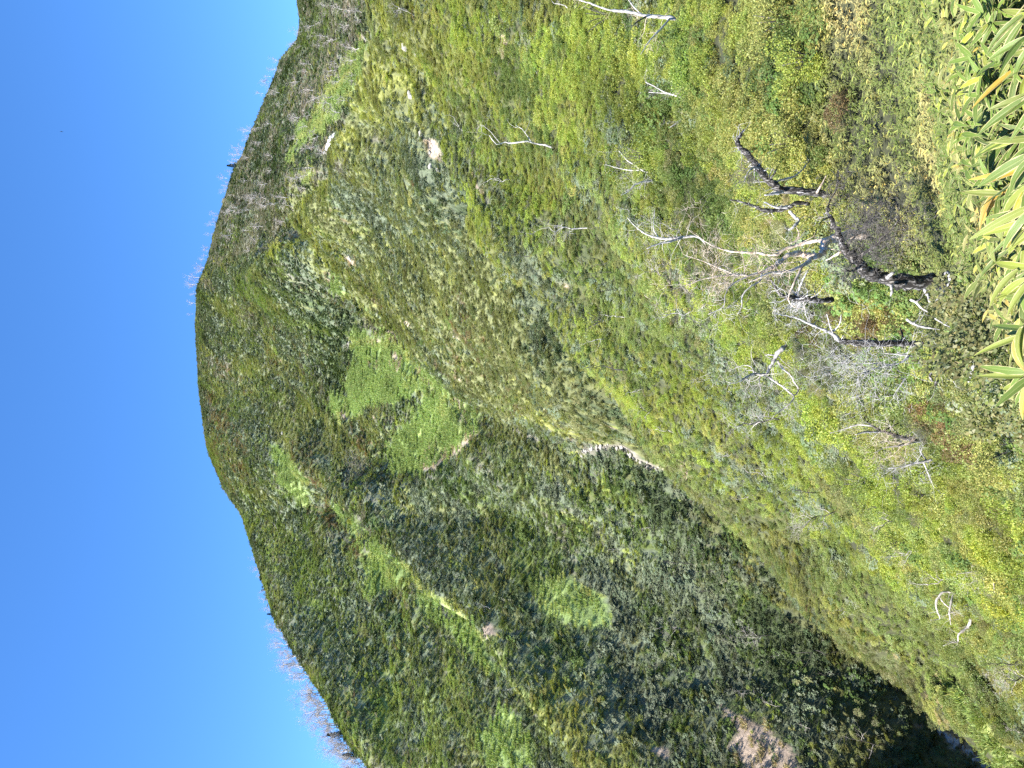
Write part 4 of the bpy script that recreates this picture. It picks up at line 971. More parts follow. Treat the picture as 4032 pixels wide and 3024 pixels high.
traced('white_birch', 'white birch with a straight limb and feathery tips directly behind the twisted birch', 'birch tree', 29, [
 ('trunk', E1([(790,1590,14,.3),(740,1545,16,0),(640,1550,20,0),(560,1560,18,0),(490,1556,14,0),(430,1538,11,0),(380,1515,9,0),(320,1465,6,.2),(280,1420,3,.3)]), PA, (26, 130, PA, 'twigs', 3, .6)),
 ('branch', E1([(640,1552,14,0),(560,1578,13,-.3),(480,1595,11,-.4),(410,1625,5,-.5)]), PA, (14, 80, PA, 'twigs', 3, .6)),
 ('branch', E1([(490,1556,10,0),(455,1500,8,.3),(455,1430,6,.4),(460,1370,3,.5)]), PA, (8, 70, PA, 'twigs', 3, .6)),
], 24)
traced('bowed_birch', 'white birch with a forked foot and long limbs bowing over grey green scrub', 'birch tree', 23.5, [
 ('trunk', E3([(1650,955,30,.2),(1620,985,34,0),(1575,1020,34,0),(1555,1070,30,0),(1520,1130,24,0),(1495,1180,20,0),(1440,1192,22,-.1),(1390,1186,20,-.2),(1340,1205,15,-.3),(1290,1235,11,-.4),(1230,1260,6,-.5),(1160,1250,3,-.5)]), PA, (34, 150, PA, 'twigs', 3, .6)),
 ('branch', E3([(1560,1040,18,0),(1520,1030,13,.2),(1475,1032,5,.3)]), PA, None),
 ('branch', E3([(1510,1215,16,0),(1560,1250,18,-.2),(1620,1290,16,-.3),(1680,1340,15,-.4),(1712,1370,14,-.5),(1680,1430,11,-.6),(1620,1475,9,-.6),(1560,1520,5,-.7),(1530,1560,2,-.7)]), PA, (22, 90, PA, 'twigs', 3, .6)),
 ('branch', E3([(1580,1080,18,0),(1615,1135,16,.2),(1680,1190,15,.2),(1720,1260,14,.2),(1750,1305,14,.1),(1735,1345,12,0),(1710,1365,10,-.3)]), PA, (6, 70, PA, 'twigs', 3, .6)),
 ('branch', E3([(1390,1186,12,0),(1365,1130,9,.3),(1290,1118,6,.4),(1180,1165,3,.5)]), PA, (10, 90, PA, 'twigs', 3, .6)),
 ('branch', E3([(1440,1200,12,0),(1430,1260,9,-.3),(1440,1320,6,-.4),(1400,1400,3,-.5)]), PA, (12, 90, PA, 'twigs', 3, .6)),
], 25)
traced('split_birch', 'birch with a dark split trunk and three pale limbs low on the near slope', 'birch tree', 21.5, [
 ('trunk', E5([(1560,245,24,.2),(1500,238,26,0),(1440,240,28,0),(1380,228,28,0),(1300,205,26,0),(1240,182,24,0),(1195,172,18,0),(1130,130,12,.2),(1065,78,5,.3)]), DK, (16, 110, PA, 'twigs', 3, .6)),
 ('branch', E5([(1200,178,16,0),(1140,180,16,-.1),(1085,182,15,-.2),(1020,200,5,-.3)]), SI, (8, 60, PA, 'twigs', 3, .6)),
 ('branch', E5([(1140,140,12,0),(1060,130,10,.2),(1000,140,9,.3),(940,160,7,.4),(840,190,3,.4)]), PA, (10, 60, PA, 'twigs', 3, .6)),
 ('branch', E5([(1380,225,16,0),(1450,208,15,.2),(1510,175,12,.3),(1570,142,4,.4)]), PA, (8, 60, PA, 'twigs', 3, .6)),
 ('branch', E5([(1480,245,18,0),(1400,262,16,-.2),(1320,280,13,-.3),(1240,290,8,-.4),(1150,330,3,-.5)]), PA, (40, 130, TN, 'twigs', 3, .6)),
 ('branch', E5([(1220,172,10,0),(1290,135,8,.2),(1370,98,3,.3)]), DK, None),
], 26)
traced('fallen_birch_top', 'bleached birch top with comb like twigs resting on the lime bushes below the split birch', 'dead branch', 20.5, [
 ('branch', E5([(1560,378,16,0),(1500,390,18,0),(1430,405,14,0),(1350,425,8,0),(1250,442,3,0)]), SI, (30, 130, SI, 'twigs', 3, .6)),
 ('branch', E5([(1540,400,12,0),(1480,320,10,.1),(1480,270,5,.2)]), SI, (12, 80, SI, 'twigs', 3, .6)),
 ('branch', E5([(1500,392,12,0),(1530,460,9,-.1),(1560,540,3,-.2)]), SI, (14, 80, SI, 'twigs', 3, .6)),
], 27)
traced('loop_birch', 'odd pale birch whose limbs close into a loop on the bright green slope', 'birch tree', 31, [
 ('trunk', E6([(1720,262,14,.2),(1680,266,18,0),(1640,255,16,0),(1580,262,14,0),(1535,330,13,0),(1545,400,12,0),(1565,460,8,0),(1520,470,3,0)]), PA, (8, 60, PA, 'twigs', 3, .6)),
 ('branch', E6([(1670,272,14,0),(1655,330,16,-.2),(1640,390,14,-.3),(1642,450,11,-.3),(1650,510,5,-.4)]), PA, (14, 70, PA, 'twigs', 3, .6)),
 ('branch', E6([(1560,290,9,0),(1590,335,9,-.1),(1635,375,8,-.2)]), PA, None),
], 28)
traced('crooked_birch', 'crooked white birch stem with a thick blunt top near the lower left slope', 'birch tree', 33, [
 ('trunk', E6([(1820,420,18,.1),(1800,470,26,0),(1785,520,22,0),(1740,555,16,0),(1705,590,13,0),(1705,640,10,0),(1650,645,7,0),(1590,672,3,0)]), PA, (12, 60, PA, 'twigs', 3, .6)),
], 29)
traced('fan_birch', 'fan of white birch branches close to the yellow bushes at the lower left', 'birch tree', 26, [
 ('trunk', E6([(2080,60,12,.3),(1990,70,14,0),(1960,100,14,0),(1920,130,12,0),(1870,160,8,0),(1800,190,3,0)]), PA, (20, 90, PA, 'twigs', 3, .6)),
 ('branch', E6([(1970,95,12,0),(1985,150,13,-.2),(2040,160,10,-.3),(2100,165,4,-.3)]), PA, (8, 50, PA, 'twigs', 3, .6)),
 ('branch', E6([(1990,70,12,0),(1900,90,10,.2),(1820,100,8,.3),(1690,118,3,.4)]), PA, (14, 70, PA, 'twigs', 3, .6)),
 ('branch', E6([(1975,130,12,0),(1980,200,10,-.2),(1985,260,5,-.3)]), PA, (10, 60, PA, 'twigs', 3, .6)),
], 30)

# ---- generated trees standing at their places on the slopes
MIXM = (M_DARKB, M_PALE, M_PALE); WHT = (M_PALE, M_PALE, M_PALE); BLK = (M_DARKB, M_DARKB, M_DARKB); SIL = (M_SNAG, M_SILVER, M_SILVER)
TREES = [  # base X, Y, tip X, Y, look, branches, label
 (2317,900,2110,905,'w',6,'stout white gnarled birch with arms thrown wide at the head of the near slope'),
 (2012,711,1890,704,'w',5,'small white birch shrub leaning beside the sandy track'),
 (1815,526,1765,436,'w',3,'thin curling white stem on the crest beyond the pebbly clearing'),
 (2163,585,1845,525,'w',4,'tall very thin white stem rising from dark green scrub'),
 (2100,290,2072,226,'w',3,'tiny white forked stem in the upper part of the near slope'),
 (2620,1085,2500,1060,'m',7,'pinkish white twiggy crown on a dark stem above the twisted birch'),
 (2712,1221,2570,1260,'w',6,'white trunked birch with crooked limbs over brown twiggy scrub'),
 (2792,1213,2690,1150,'m',5,'grey stemmed birch half hidden beneath pink twigs'),
 (2835,1500,2700,1440,'m',5,'loose birch of white twigs on a slanting black stem'),
 (3080,1640,2850,1690,'m',8,'long dark trunk leaning down slope with a scattered white crown'),
 (2465,1455,2262,1448,'k',2,'tall bare black pole crossing the ravine edge'),
 (2425,1141,2335,1150,'k',2,'short black pole above the lime bush'),
 (2396,1037,2296,1046,'k',2,'slim black pole, upper one of two close together'),
 (2410,1066,2315,1078,'k',2,'slim black pole, lower one of two close together'),
 (2512,1532,2440,1565,'w',4,'small white birch spreading sideways on the ravine edge'),
 (2575,1622,2490,1615,'m',5,'white topped birch with a dark foot near the end of the ravine'),
 (2640,1700,2560,1690,'w',4,'faint pinkish birch by the end of the ravine'),
 (2380,1330,2300,1350,'w',5,'feathery white birch in front of the ravine edge'),
 (2450,1250,2360,1240,'w',4,'grey feathery birch right above the brightest lime bush'),
 (3212,1940,3056,1912,'k',3,'black crooked trunk with a bent tip in bright green bushes'),
 (3040,1885,2905,1852,'w',5,'small curled white birch near the crooked black trunk'),
 (3290,2012,3120,2075,'m',9,'wide birch with a black trunk and a spray of pale twigs'),
 (3462,2003,3360,1988,'k',3,'small slanting dark stem over the yellow green bushes'),
 (3530,2026,3440,2095,'m',5,'dark stemmed birch with pale drooping limbs'),
 (3624,2168,3513,2190,'w',6,'white limbed birch lying almost level over lime leaves'),
 (3690,1945,3574,1951,'k',2,'thin black stem below the bleached birch top'),
 (3478,2297,3386,2307,'k',3,'thin dark twiggy stem on the grassy slope'),
 (3736,2277,3595,2312,'w',5,'pale birch branch leaning right on the light green slope'),
 (4060,2609,3850,2609,'k',4,'heavy black trunk rising from the lower edge of the picture'),
 (4060,2655,3915,2690,'m',8,'dark trunk with a thick white crown at the lower edge'),
 (4040,2890,3960,2870,'w',5,'white twiggy birch in the lower left corner'),
 (3350,2420,3290,2400,'w',3,'tiny white stem on the edge of the bright bank'),
 (2450,2160,2400,2165,'w',5,'white branching birch in the middle of the far bank hillside'),
 (2732,2222,2590,2212,'k',3,'bent black stem on the far bank hillside'),
 (2813,2245,2722,2252,'k',3,'black twisted stem just below the bent black stem'),
 (2805,2328,2745,2330,'k',2,'stubby black stem on grey green scrub'),
 (2705,2476,2590,2468,'m',6,'white crowned birch on a short dark trunk across the stream'),
 (2752,2543,2675,2553,'k',2,'dark leaning pole across the stream below the white crowned birch'),
 (3030,2496,2890,2510,'m',8,'big pale antler like birch across the stream'),
 (3075,2575,3030,2590,'w',4,'crooked white stem below the antler like birch'),
 (2982,2713,2890,2722,'m',5,'pale tangled birch beside the bare earth slope'),
 (3060,2780,3000,2765,'w',5,'white tangle of branches over the bare earth slope'),
 (3294,2650,3186,2662,'k',3,'thin black stem in deep green scrub by the stream'),
 (3290,2570,3100,2568,'k',1,'straight black twig like pole above the stream'),
 (3488,2937,3320,2905,'m',5,'long grey stem with white end low by the stream'),
 (3190,2870,3140,2850,'w',4,'short white forked stub low on the far bank'),
 (2330,2953,2240,2955,'k',3,'dark stem at the lower edge of the far bank hillside'),
 (1611,2171,1550,2157,'k',3,'short black stem on the crest above the green gully'),
 (1733,2232,1660,2225,'k',3,'thin black stem on the crest, below the first one'),
 (1725,2290,1695,2320,'w',4,'white branching bush on the crest of the green gully'),
 (2036,2695,1985,2725,'w',4,'white bare tree at the lower end of the green gully'),
 (2060,2760,2000,2740,'k',3,'black bare tree where the green gully ends'),
 (1930,2400,1880,2370,'w',4,'small white tree below the pinkish bare patch'),
 (1342,2306,1225,2320,'k',4,'slender dark tree in the middle of the left back hill'),
 (1483,2835,1428,2828,'k',4,'dark leaning tree on the fold of the left back hill'),
 (1090,2090,1070,2050,'w',4,'pale bare tree high on the left back hill'),
 (1430,1850,1375,1775,'m',6,'white bare tree among dark bushes above the meadow bowl'),
 (1260,1440,1180,1445,'k',2,'thin dark pole on the summit face'),
 (1620,60,1530,10,'w',6,'white branching shrub at the upper edge of the picture'),
 (2230,30,2150,5,'w',4,'white stem at the upper edge beside lime scrub'),
 (2080,1010,1990,1000,'k',3,'small dark stem leaning on the rim of the near slope'),
 (2560,2075,2500,2090,'w',4,'thin white stem in the dark green band by the stream'),
 (2950,1950,2880,1975,'w',4,'thin white birch hanging over the bright bank'),
 (2880,1790,2800,1800,'w',5,'feathery pinkish birch on the brow of the bright bank'),
]
for i, (bx, by, tx, ty, lk, nb, lb) in enumerate(TREES):
    b = hit(bx, by, 9.0, .25); d = b.y; t_ = at(tx, ty, d + (i * 37 % 11 - 5) * .02 * abs(bx - tx) * d / F)
    H = (t_ - b).length; mats = {'w': WHT, 'm': MIXM, 'k': BLK}[lk]
    nb = max(2, int(nb * .9))
    bare_tree({'w': 'white_birch', 'm': 'dark_stemmed_birch', 'k': 'dead_pole'}[lk], b, t_, 900 + i, mats, lb, 'dead tree' if lk == 'k' else 'birch tree',
              None, nb, 3 if lk != 'k' else 2, max(.03, H * .013), .95 if lk != 'k' else .45, .34, .3 if lk != 'k' else .5, 1.3)
# ---- bare trees far off: a few kinds, then copies
g = np.random.default_rng(77)
protos = []
for i in range(6):
    protos.append(bare_tree('bare_tree', (0, 0, 0), (0.3 * g.normal(), .3 * g.normal(), 4.2), 1200 + i, (M_PALE, M_TWIG, M_TWIG), 'bare tree', 'bare tree', None, 7, 3, .08, .9, .3, .25, 1.4, .66))
def place(p, loc, sc, rz, tilt, label, group):
    o = p if not p.get('used') else copy_tree(p)
    o['used'] = 1
    o.location = loc; o.scale = sc; o.rotation_euler = (tilt[0], tilt[1], rz); tag(o, label, 'bare tree', group); return o
SKX = np.array([a[0] for a in SKY]); SKYY = np.array([a[1] for a in SKY]); SKD = np.array([a[2] for a in SKY])
def sky_base(Y):
    r = pr(Y); q = np.linspace(math.log(60), math.log(420), 900); tt = bil(TG, np.full_like(q, r), q, NR, NQ)
    d = float(np.exp(q[np.argmax(tt)])); return Vector((r * d, d, float(ground(r * d, d))))
n_ = 0
for Y, h in [(2205,.5),(2232,.6),(2250,.6),(2275,.4),(2330,.5),(2360,.7),(2385,.6),(2410,.5),(2470,.8),(2492,.9),(2515,.7),(2540,1.0),(2560,.9),(2588,1.1),(2608,.9),(2628,1.1),(2650,.9),(2670,1.0),
             (2700,.7),(2722,1.0),(2742,1.15),(2765,1.1),(2785,1.2),(2808,1.1),(2830,1.2),(2848,.9),(2868,1.1),(2890,.9),(2915,.8),(2935,1.0),(2952,1.1),(2972,1.0),(2545,1.0),(2580,.9),(2618,1.2),(2660,1.1),(2712,1.1),(2732,.9),(2752,1.2),(2775,1.0),(2797,1.2),(2820,1.1),(2842,1.2),(2860,1.1),(2880,1.2),(2902,.9),(2925,1.1),(2944,1.1),(2962,1.2),(2981,.9),(3001,1.2),(3020,1.1),(2990,1.1),(3010,.9),(3035,1.0)]:
    b = sky_base(Y + g.uniform(-6, 6)); s_ = h * g.uniform(1.05, 1.5)
    place(protos[n_ % 6], b - Vector((0, 0, .2)), (s_, s_, s_), g.uniform(0, 6.28), (0, g.uniform(-.1, .25)), 'bare grey twiggy tree standing on the left skyline', 'bare trees along the left skyline'); n_ += 1
for k in range(46):
    Y = g.uniform(230, 1240); s_ = g.uniform(.5, 1.0) * (1.3 if 1040 < Y < 1200 else 1.0)
    b = sky_base(Y); place(protos[n_ % 6], b + Vector((0, -g.uniform(0, 6), -.4)), (s_, s_, s_), g.uniform(0, 6.28), (0, g.uniform(-.2, .2)), 'bare brownish twiggy tree on the right hand skyline of the summit', 'bare trees along the right skyline'); n_ += 1
k = 0
while k < 85:
    Y = g.uniform(5, 1000); X = g.uniform(900, 1460)
    lo = np.interp(Y, SKYY, SKX) + 12; hi = np.interp(Y, [0, 157, 325, 476, 639, 741, 862, 1000], [1460, 1430, 1405, 1340, 1290, 1220, 1140, 1040])
    if not (lo < X < hi) or inpoly(np.array([X]), np.array([Y]), GRASS[6])[0]: continue
    if g.uniform() > .35 + .65 * (vnoise(X / 60., Y / 60., 5) > 0): continue
    b = hit(X, Y, 150); s_ = g.uniform(.55, 1.15)
    place(protos[n_ % 6], b - Vector((0, 0, .2)), (s_, s_, s_), g.uniform(0, 6.28), (g.uniform(-.2, .2), g.uniform(-.3, .3)), 'pale leafless tree on the brown far slope right of the summit', 'leafless trees on the far right slope'); n_ += 1; k += 1
for p_ in [o for o in bpy.data.objects if o.get('used') is not None]: del p_['used']
# ---- little conifers on the skyline
def conifer(loc, h, label, seed):
    g = np.random.default_rng(seed); root = empty('conifer', loc); tag(root, label, 'conifer')
    tubes_mesh('trunk', [([Vector(loc) + Vector((0, 0, -.3)), Vector(loc) + Vector((.05, 0, h))], [h * .03, .01], 6)], M_DARKB, root, loc)
    B = []; D = []; n_ = 900
    zz = g.uniform(.12, 1, n_) ** .9; th = g.uniform(0, 6.28, n_); tier = (np.floor(zz * 9) / 9 + .03)
    R = (1 - zz) * .33 * h * g.uniform(.3, 1, n_) * (.75 + .5 * np.sin(th * 3 + tier * 40))
    b_ = np.c_[R * np.cos(th), R * np.sin(th), zz * h - R * .25]; d_ = np.c_[np.cos(th), np.sin(th), np.full(n_, .1)] + g.normal(size=(n_, 3)) * .4
    d_ /= np.linalg.norm(d_, axis=1)[:, None]; V, Fc = leaves(b_, d_, h * .09, h * .035, rdir(n_, g, 1))
    mesh_np('crown', V, Fc, M_NEEDLE, root)
conifer(sky_base(2418) - Vector((0, 0, .2)), 2.2, 'tiny dark conifer alone on the left skyline', 1)
conifer(sky_base(2893), 3.6, 'dark conifer among the bare trees of the left skyline', 2)
conifer(sky_base(2972), 3.4, 'darkest conifer, nearest the lower left end of the skyline', 3)
conifer(sky_base(652) - Vector((0, 0, .3)), 4.2, 'rounded dark conifer standing on the right skyline', 4)
# ---- snow, stones, bird
ring = [hit(a, b_, 150, .15) for a, b_ in SNOW]
bm_v = []; cen = sum(ring, Vector()) / len(ring); NS = 5
for j in range(NS + 1):
    f_ = j / NS
    for q in ring: v_ = cen.lerp(q, f_); bm_v.append(Vector((v_.x, v_.y, float(ground(v_.x, v_.y)) + .3 * (1 - f_ ** 3) + .05)))
m_ = len(ring); Fq = [(j * m_ + i, j * m_ + (i + 1) % m_, (j + 1) * m_ + (i + 1) % m_, (j + 1) * m_ + i) for j in range(1, NS) for i in range(m_)] 
Fq += [(i, i, i, i) for i in []]
Ft = [(0, m_ + i, m_ + (i + 1) % m_) for i in range(m_)]
tag(mesh_np('snow_patch', np.array([tuple(v) for v in bm_v]), [np.array(Fq), np.array(Ft)], M_SNOW, smooth=True), 'narrow melting white snow patch in the gully of the far slope', 'snow patch')
def stone(X, Y, r, seed, label, group=None, dm=20):
    g = np.random.default_rng(seed); c_ = hit(X, Y, dm)
    import bmesh
    bm = bmesh.new(); bmesh.ops.create_icosphere(bm, subdivisions=3, radius=1)
    ax = g.normal(size=(7, 3)); ax /= np.linalg.norm(ax, axis=1)[:, None]
    for v in bm.verts:
        p_ = np.array(v.co)
        for a_ in ax:
            h_ = p_ @ a_
            if h_ > .7: p_ = p_ - a_ * (h_ - .7) * .9
        p_ *= 1 + .08 * math.sin(5 * p_[0] + seed) + .05 * math.sin(9 * p_[1])
        v.co = Vector(p_ * [1.25, 1, .75]) * r
    me = bpy.data.meshes.new('boulder'); bm.to_mesh(me); bm.free(); me.materials.append(M_ROCK)
    o = bpy.data.objects.new('boulder', me); COL.objects.link(o); o.location = c_ + Vector((0, 0, r * .3)); o.rotation_euler = tuple(g.uniform(-.5, .5, 3)); tag(o, label, 'rock', group)
for i, (X, Y, r, lb) in enumerate([(1620,375,.75,'white boulder on the yellow green upper ridge'),(1598,185,.8,'long pale rock near the upper edge of the ridge'),(1640,212,.5,'small pale rock next to the long pale rock'),
    (1662,525,.6,'grey rock just above the sandy clearing'),(1640,500,.35,'small grey rock above the sandy clearing'),(1700,655,.6,'pale rock at the lower rim of the sandy clearing'),(1728,668,.5,'second pale rock under the sandy clearing'),(1697,600,.4,'white stone beside the sandy clearing'),
    (1790,1318,.6,'white rock in the dark hole of the middle ridge'),(1440,150,.6,'pale rock at the top end of the far gully'),(1381,1012,.8,'straw white rock on the middle ridge crest'),(1115,1705,.9,'pale rock on the olive spur of the summit face'),
    (1380,1352,1.0,'bleached rock at the head of the meadow bowl'),(1063,1680,.7,'tiny pale rock above the upper meadow strip'),(1760,2425,.7,'grey boulder in the left green gully'),(1790,2400,.5,'smaller grey boulder beside the path of the left gully')]):
    stone(X, Y, r * .55, 60 + i, lb, None, 40)
for i in range(34):
    f_ = i / 33 * 5; path = [(2590,1848),(2494,1793),(2440,1760),(2374,1753),(2320,1775),(2283,1790)]; j = min(int(f_), 4); f_ -= j
    X = path[j][0] * (1 - f_) + path[j + 1][0] * f_ + g.uniform(-9, 9); Y = path[j][1] * (1 - f_) + path[j + 1][1] * f_ + g.uniform(-9, 9)
    stone(X, Y, g.uniform(.12, .32), 200 + i, 'pale stone in the dry middle stretch of the stream bed', 'pale stones along the middle of the stream bed', 80)
for i in range(16):
    X = 3700 + i * 14; Y = 2862 + i * 11.5 + g.uniform(-9, 9); stone(X, Y, g.uniform(.15, .4), 300 + i, 'pale stone where the stream leaves the lower left corner', 'pale stones at the lower left end of the stream', 48.5)
bird = empty('bird', at(242.5, 518, 95)); tag(bird, 'tiny dark bird gliding alone in the blue sky', 'bird')
tubes_mesh('body', [([bird.location + Vector((0, -.10, .0)), bird.location + Vector((0, -.05, .01)), bird.location + Vector((0, .03, .005)), bird.location + Vector((0, .12, 0)), bird.location + Vector((0, .2, -.005))], [.008, .032, .036, .02, .006], 8)], M_BIRD, bird, bird.location)
for s_ in (-1, 1):
    W = [(0, -.05, 0), (0, .05, 0), (.03, -.05, s_ * .10), (.03, .055, s_ * .10), (-.01, 0, s_ * .19), (-.02, .05, s_ * .19), (-.06, .07, s_ * .27)]
    V = np.array(W + [(a + .006, b_, c_) for a, b_, c_ in W]); q = [(0, 1, 3, 2), (2, 3, 5, 4)]; q2 = [(a + 7, b_ + 7, c_ + 7, d_ + 7) for a, b_, c_, d_ in q]
    mesh_np('wing', V, [np.array(q + q2), np.array([(4, 5, 6), (11, 12, 13)])], M_BIRD, bird)
# ------------------------------------------------------------------ big bamboo leaves at the photographer's feet
gH = np.random.default_rng(2024)
HEADS = [ # picture place of the leaf fan, distance, lean sideways, leaves, label
 (4040,60,2.3,-.1,8,'big bamboo plant in the lower right corner with a scarred whitish leaf'),
 (3900,150,2.7,-.3,8,'bamboo plant with long narrow leaves just above the corner plant'),
 (4010,290,2.4,-.25,8,'low bamboo plant with crossed leaves and dry straw coloured tips'),
 (3870,300,3.1,-.1,7,'bamboo plant standing farthest back on the right, tips nearly touching the scrub'),
 (3880,420,2.8,-.35,8,'bamboo plant with a fan of glossy green leaves right of the yellow leaf'),
 (4020,520,2.25,-.3,9,'broad leaved bamboo plant filling the gap beneath the glossy fan'),
 (3900,590,2.6,-.2,9,'bamboo plant with the tallest upright leaves in the middle of the row'),
 (4030,720,2.2,-.45,9,'bamboo plant with the orange yellow leaf in its centre'),
 (3930,760,2.6,-.35,8,'bamboo plant leaning left behind the plant with the orange leaf'),
 (4010,900,2.2,-.5,9,'bamboo plant with a shiny bluish leaf pointing left'),
 (3950,1010,2.5,-.5,8,'bamboo plant with drooping cream edged tips beside the foot of the dead trunk'),
 (4040,1090,2.1,-.55,9,'leftmost large bamboo plant, its leaf tips yellow and curled'),
 (4060,1290,2.1,-.3,5,'small bamboo shoot showing at the lower edge, left of the big ones'),
 (4070,1480,2.3,-.2,4,'two yellowing bamboo leaves poking in at the lower edge'),
 (4060,400,2.0,-.1,8,'bamboo plant at the very lower edge under the crossed leaves'),
 (4070,620,1.95,-.3,9,'bamboo plant at the very lower edge under the broad leaved plant'),
 (4070,180,2.0,0,8,'bamboo plant at the very lower edge beside the corner plant'),
 (4070,830,1.95,-.4,9,'bamboo plant at the very lower edge under the orange leaf'),
]
def join_blades(lst):
    V = []; Fc = []; u = []; t = []
    for v, f, uu, tt in lst:
        k = len(V); V += v; u += uu; t += [tt] * len(v); Fc += [tuple(a + k for a in q) for q in f]
    return np.array([tuple(a) for a in V]), np.array(Fc), np.array(t), np.array(u)
for X, Y, d, ls, nl, lb in HEADS:
    d *= 1.28; X -= 40 if X > 4030 else 0
    top = at(X, Y, d); gz = float(ground(top.x, top.y)); base = Vector((top.x + .12, top.y - .1, gz - .05)); root = empty('bamboo_plant', base)
    tag(root, lb, 'bamboo', 'big leaved bamboo plants in the foreground')
    cul = smooth_path([base, base.lerp(top, .5) + Vector((.04, -.02, .03)), top], 4)
    tubes_mesh('culm', [(cul, list(np.linspace(.0045, .0025, len(cul))), 6)], M_CULM, root, base)
    good = []; dry = []
    for k in range(nl + 17):
        s_ = (k + gH.uniform(-.3, .3)) / (nl + 16) * 2 - 1
        dv = Vector((ls - .15 + s_ * .6 + gH.normal() * .12, .7 - abs(s_) * .3 + gH.normal() * .2, .5 + gH.normal() * .25))
        o_ = top + Vector((gH.normal() * .02, gH.normal() * .02, -gH.uniform(0, .3))) - base
        L_ = gH.uniform(.135, .205); m_ = gH.uniform(.8, 1.25)
        isdry = gH.uniform() < .13 or (('orange' in lb) and k in (4, 5)) or ('two yellowing' in lb and k < 3)
        tint = (.46 * m_, .30 * m_, .055) if isdry else (.11 * m_, .165 * m_, .034 * m_)
        if not isdry and gH.uniform() < .3: tint = (.2 * m_, .24 * m_, .05)
        v, f, uu = blade(o_, dv, L_, gH.uniform(.025, .034), (gH.normal() * .5 - .1, -.45 + gH.normal() * .4, 1), gH.uniform(.2, 1.3), 10, 9, .3)
        (dry if isdry else good).append((v, f, uu, tint))
    V_, F_, t_, u_ = join_blades(good); mesh_np('leaves', V_, F_, M_BAM, root, True, t_, u=u_)
    for q in dry:
        V_, F_, t_, u_ = join_blades([q]); o = mesh_np('dry_leaf', V_, F_, M_BAM, root, True, t_, u=u_); o['label'] = 'yellow orange dry leaf'
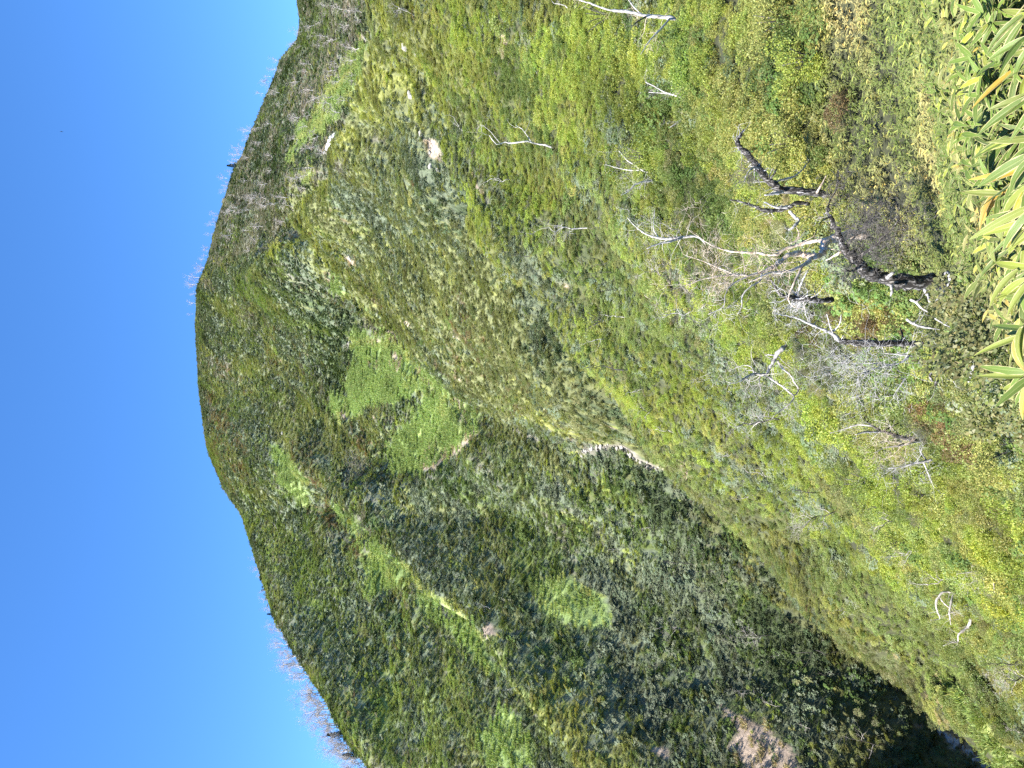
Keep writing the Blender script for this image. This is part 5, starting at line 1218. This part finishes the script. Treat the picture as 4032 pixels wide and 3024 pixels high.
# ------------------------------------------------------------------ bushes one can tell apart
def bush_mat(name, c_):
    m, nt, p = newmat(name); v = nd(nt, "ShaderNodeAttribute", attribute_type='GEOMETRY', attribute_name='tint')
    cc_ = mixc(nt, 1.0, v.outputs[0], c_, 'MULTIPLY'); nt.links.new(cc_, p.inputs["Base Color"]); p.inputs["Roughness"].default_value = .5; p.inputs["Specular IOR Level"].default_value = .35
    tr = nd(nt, "ShaderNodeBsdfTranslucent"); nt.links.new(cc_, tr.inputs[0]); mx = nd(nt, "ShaderNodeMixShader"); mx.inputs[0].default_value = .35
    nt.links.new(p.outputs[0], mx.inputs[1]); nt.links.new(tr.outputs[0], mx.inputs[2]); nt.links.new(mx.outputs[0], nt.nodes["Material Output"].inputs[0]); return m
BM = {k: bush_mat(k + '_bush_leaf', v[1]) for k, v in PAL.items()}
BUSH = [ # X, Y, size m, leaf m, colour, label
 (2365,1262,1.9,.10,'lime','bright lime leafy bush alone above the black poles'),(3440,1900,1.6,.07,'green','round fresh green bush beside the black crooked trunk'),
 (3330,1210,.62,.035,'rust','rusty red leafed bush left of the big dead trunk'),(3420,1300,.60,.035,'rust','second rusty bush, nearer the silver curved branch'),(3560,1270,.5,.035,'rust','dull red bush at the foot of the big dead trunk'),
 (3060,1295,.8,.05,'yel','golden tinged green bush between the dark snag and the bowed birch'),(3520,1040,.8,.05,'egreen','dark green broad leaved bush to the right of the big dead trunk'),
 (3660,1560,.75,.04,'lime','yellow green bush near the black and white dead root'),(3945,1480,.6,.05,'lime','bright leafy bush at the lower edge of the picture'),(3860,1620,.7,.04,'olive','olive bush at the lower edge beyond the bright bush'),
 (3080,80,.9,.05,'yel','yellow green bush near the upper edge behind the bamboo'),(3120,560,.9,.05,'yel','yellow green bush right of the broken grey snag'),(3180,230,.9,.05,'lime','pale lime bush on the knoll among yellow ones'),
 (3330,420,.55,.035,'rust','small brown withered bush sticking out of the bamboo grass'),(3550,2130,1.5,.07,'lime','brilliant yellow green bush on the middle of the near slope'),(3170,1540,1.0,.06,'lime','narrow lime bush at the edge of the grey green scrub'),
 (2390,60,1.8,.09,'lime','large lime bush at the upper edge of the picture'),(2560,620,1.6,.08,'lime','lime bush below the spreading birch'),(3990,1750,.9,.05,'yel','yellow bush at the lower edge left of the olive bush'),
 (1135,508,3.4,.2,'dark','round dark bush by the top of the far green gully'),(1430,1870,3.0,.16,'dark','dark bush at the edge of the meadow bowl'),(1560,2195,2.4,.14,'dark','rounded dark bush over the left green gully'),(1440,2075,2.6,.14,'dark','dark bush shading the upper left green gully'),
 (1655,2320,2.2,.14,'brown','round brownish bush in the left green gully'),(1365,1430,2.6,.15,'dark','dark jutting bush above the middle of the meadow bowl'),
]
for i, (X, Y, R_, ll, cl_, lb) in enumerate(BUSH):
    c_ = hit(X, Y, 4.0 if X > 2800 else 20, .2); g = np.random.default_rng(3000 + i); n_ = 2200 if X > 2800 else 1100
    root = empty('bush', c_); tag(root, lb, 'bush')
    b_, v_ = dome_pts(n_, g, R_ * .75, R_ * 1.1, 9); d_ = rdir(n_, g, .3) + v_ * .8; d_ /= np.linalg.norm(d_, axis=1)[:, None]
    V, Fc = leaves(b_, d_, ll * g.uniform(.6, 1.3, n_), ll * .5 * g.uniform(.7, 1.2, n_), rdir(n_, g, 1.2), .3)
    tt_ = g.uniform(.65, 1.35, n_)[:, None] * (1 + g.normal(size=(n_, 3)) * [.08, .03, .07])
    mesh_np('foliage', V, Fc, BM[cl_], root, cols=np.repeat(tt_, 4, 0))
    st = []
    for k in range(6):
        e_ = Vector((g.uniform(-.4, .4) * R_, g.uniform(-.4, .4) * R_, R_ * g.uniform(.5, .8))); st.append((smooth_path([c_ + Vector((0, 0, -.1)), c_ + e_ * .5 + Vector((0, 0, .05 * R_)), c_ + e_], 2), [R_ * .02, R_ * .016, R_ * .014, R_ * .011, R_ * .008], 5))
    tubes_mesh('stems', st, M_DARKB, root, c_)
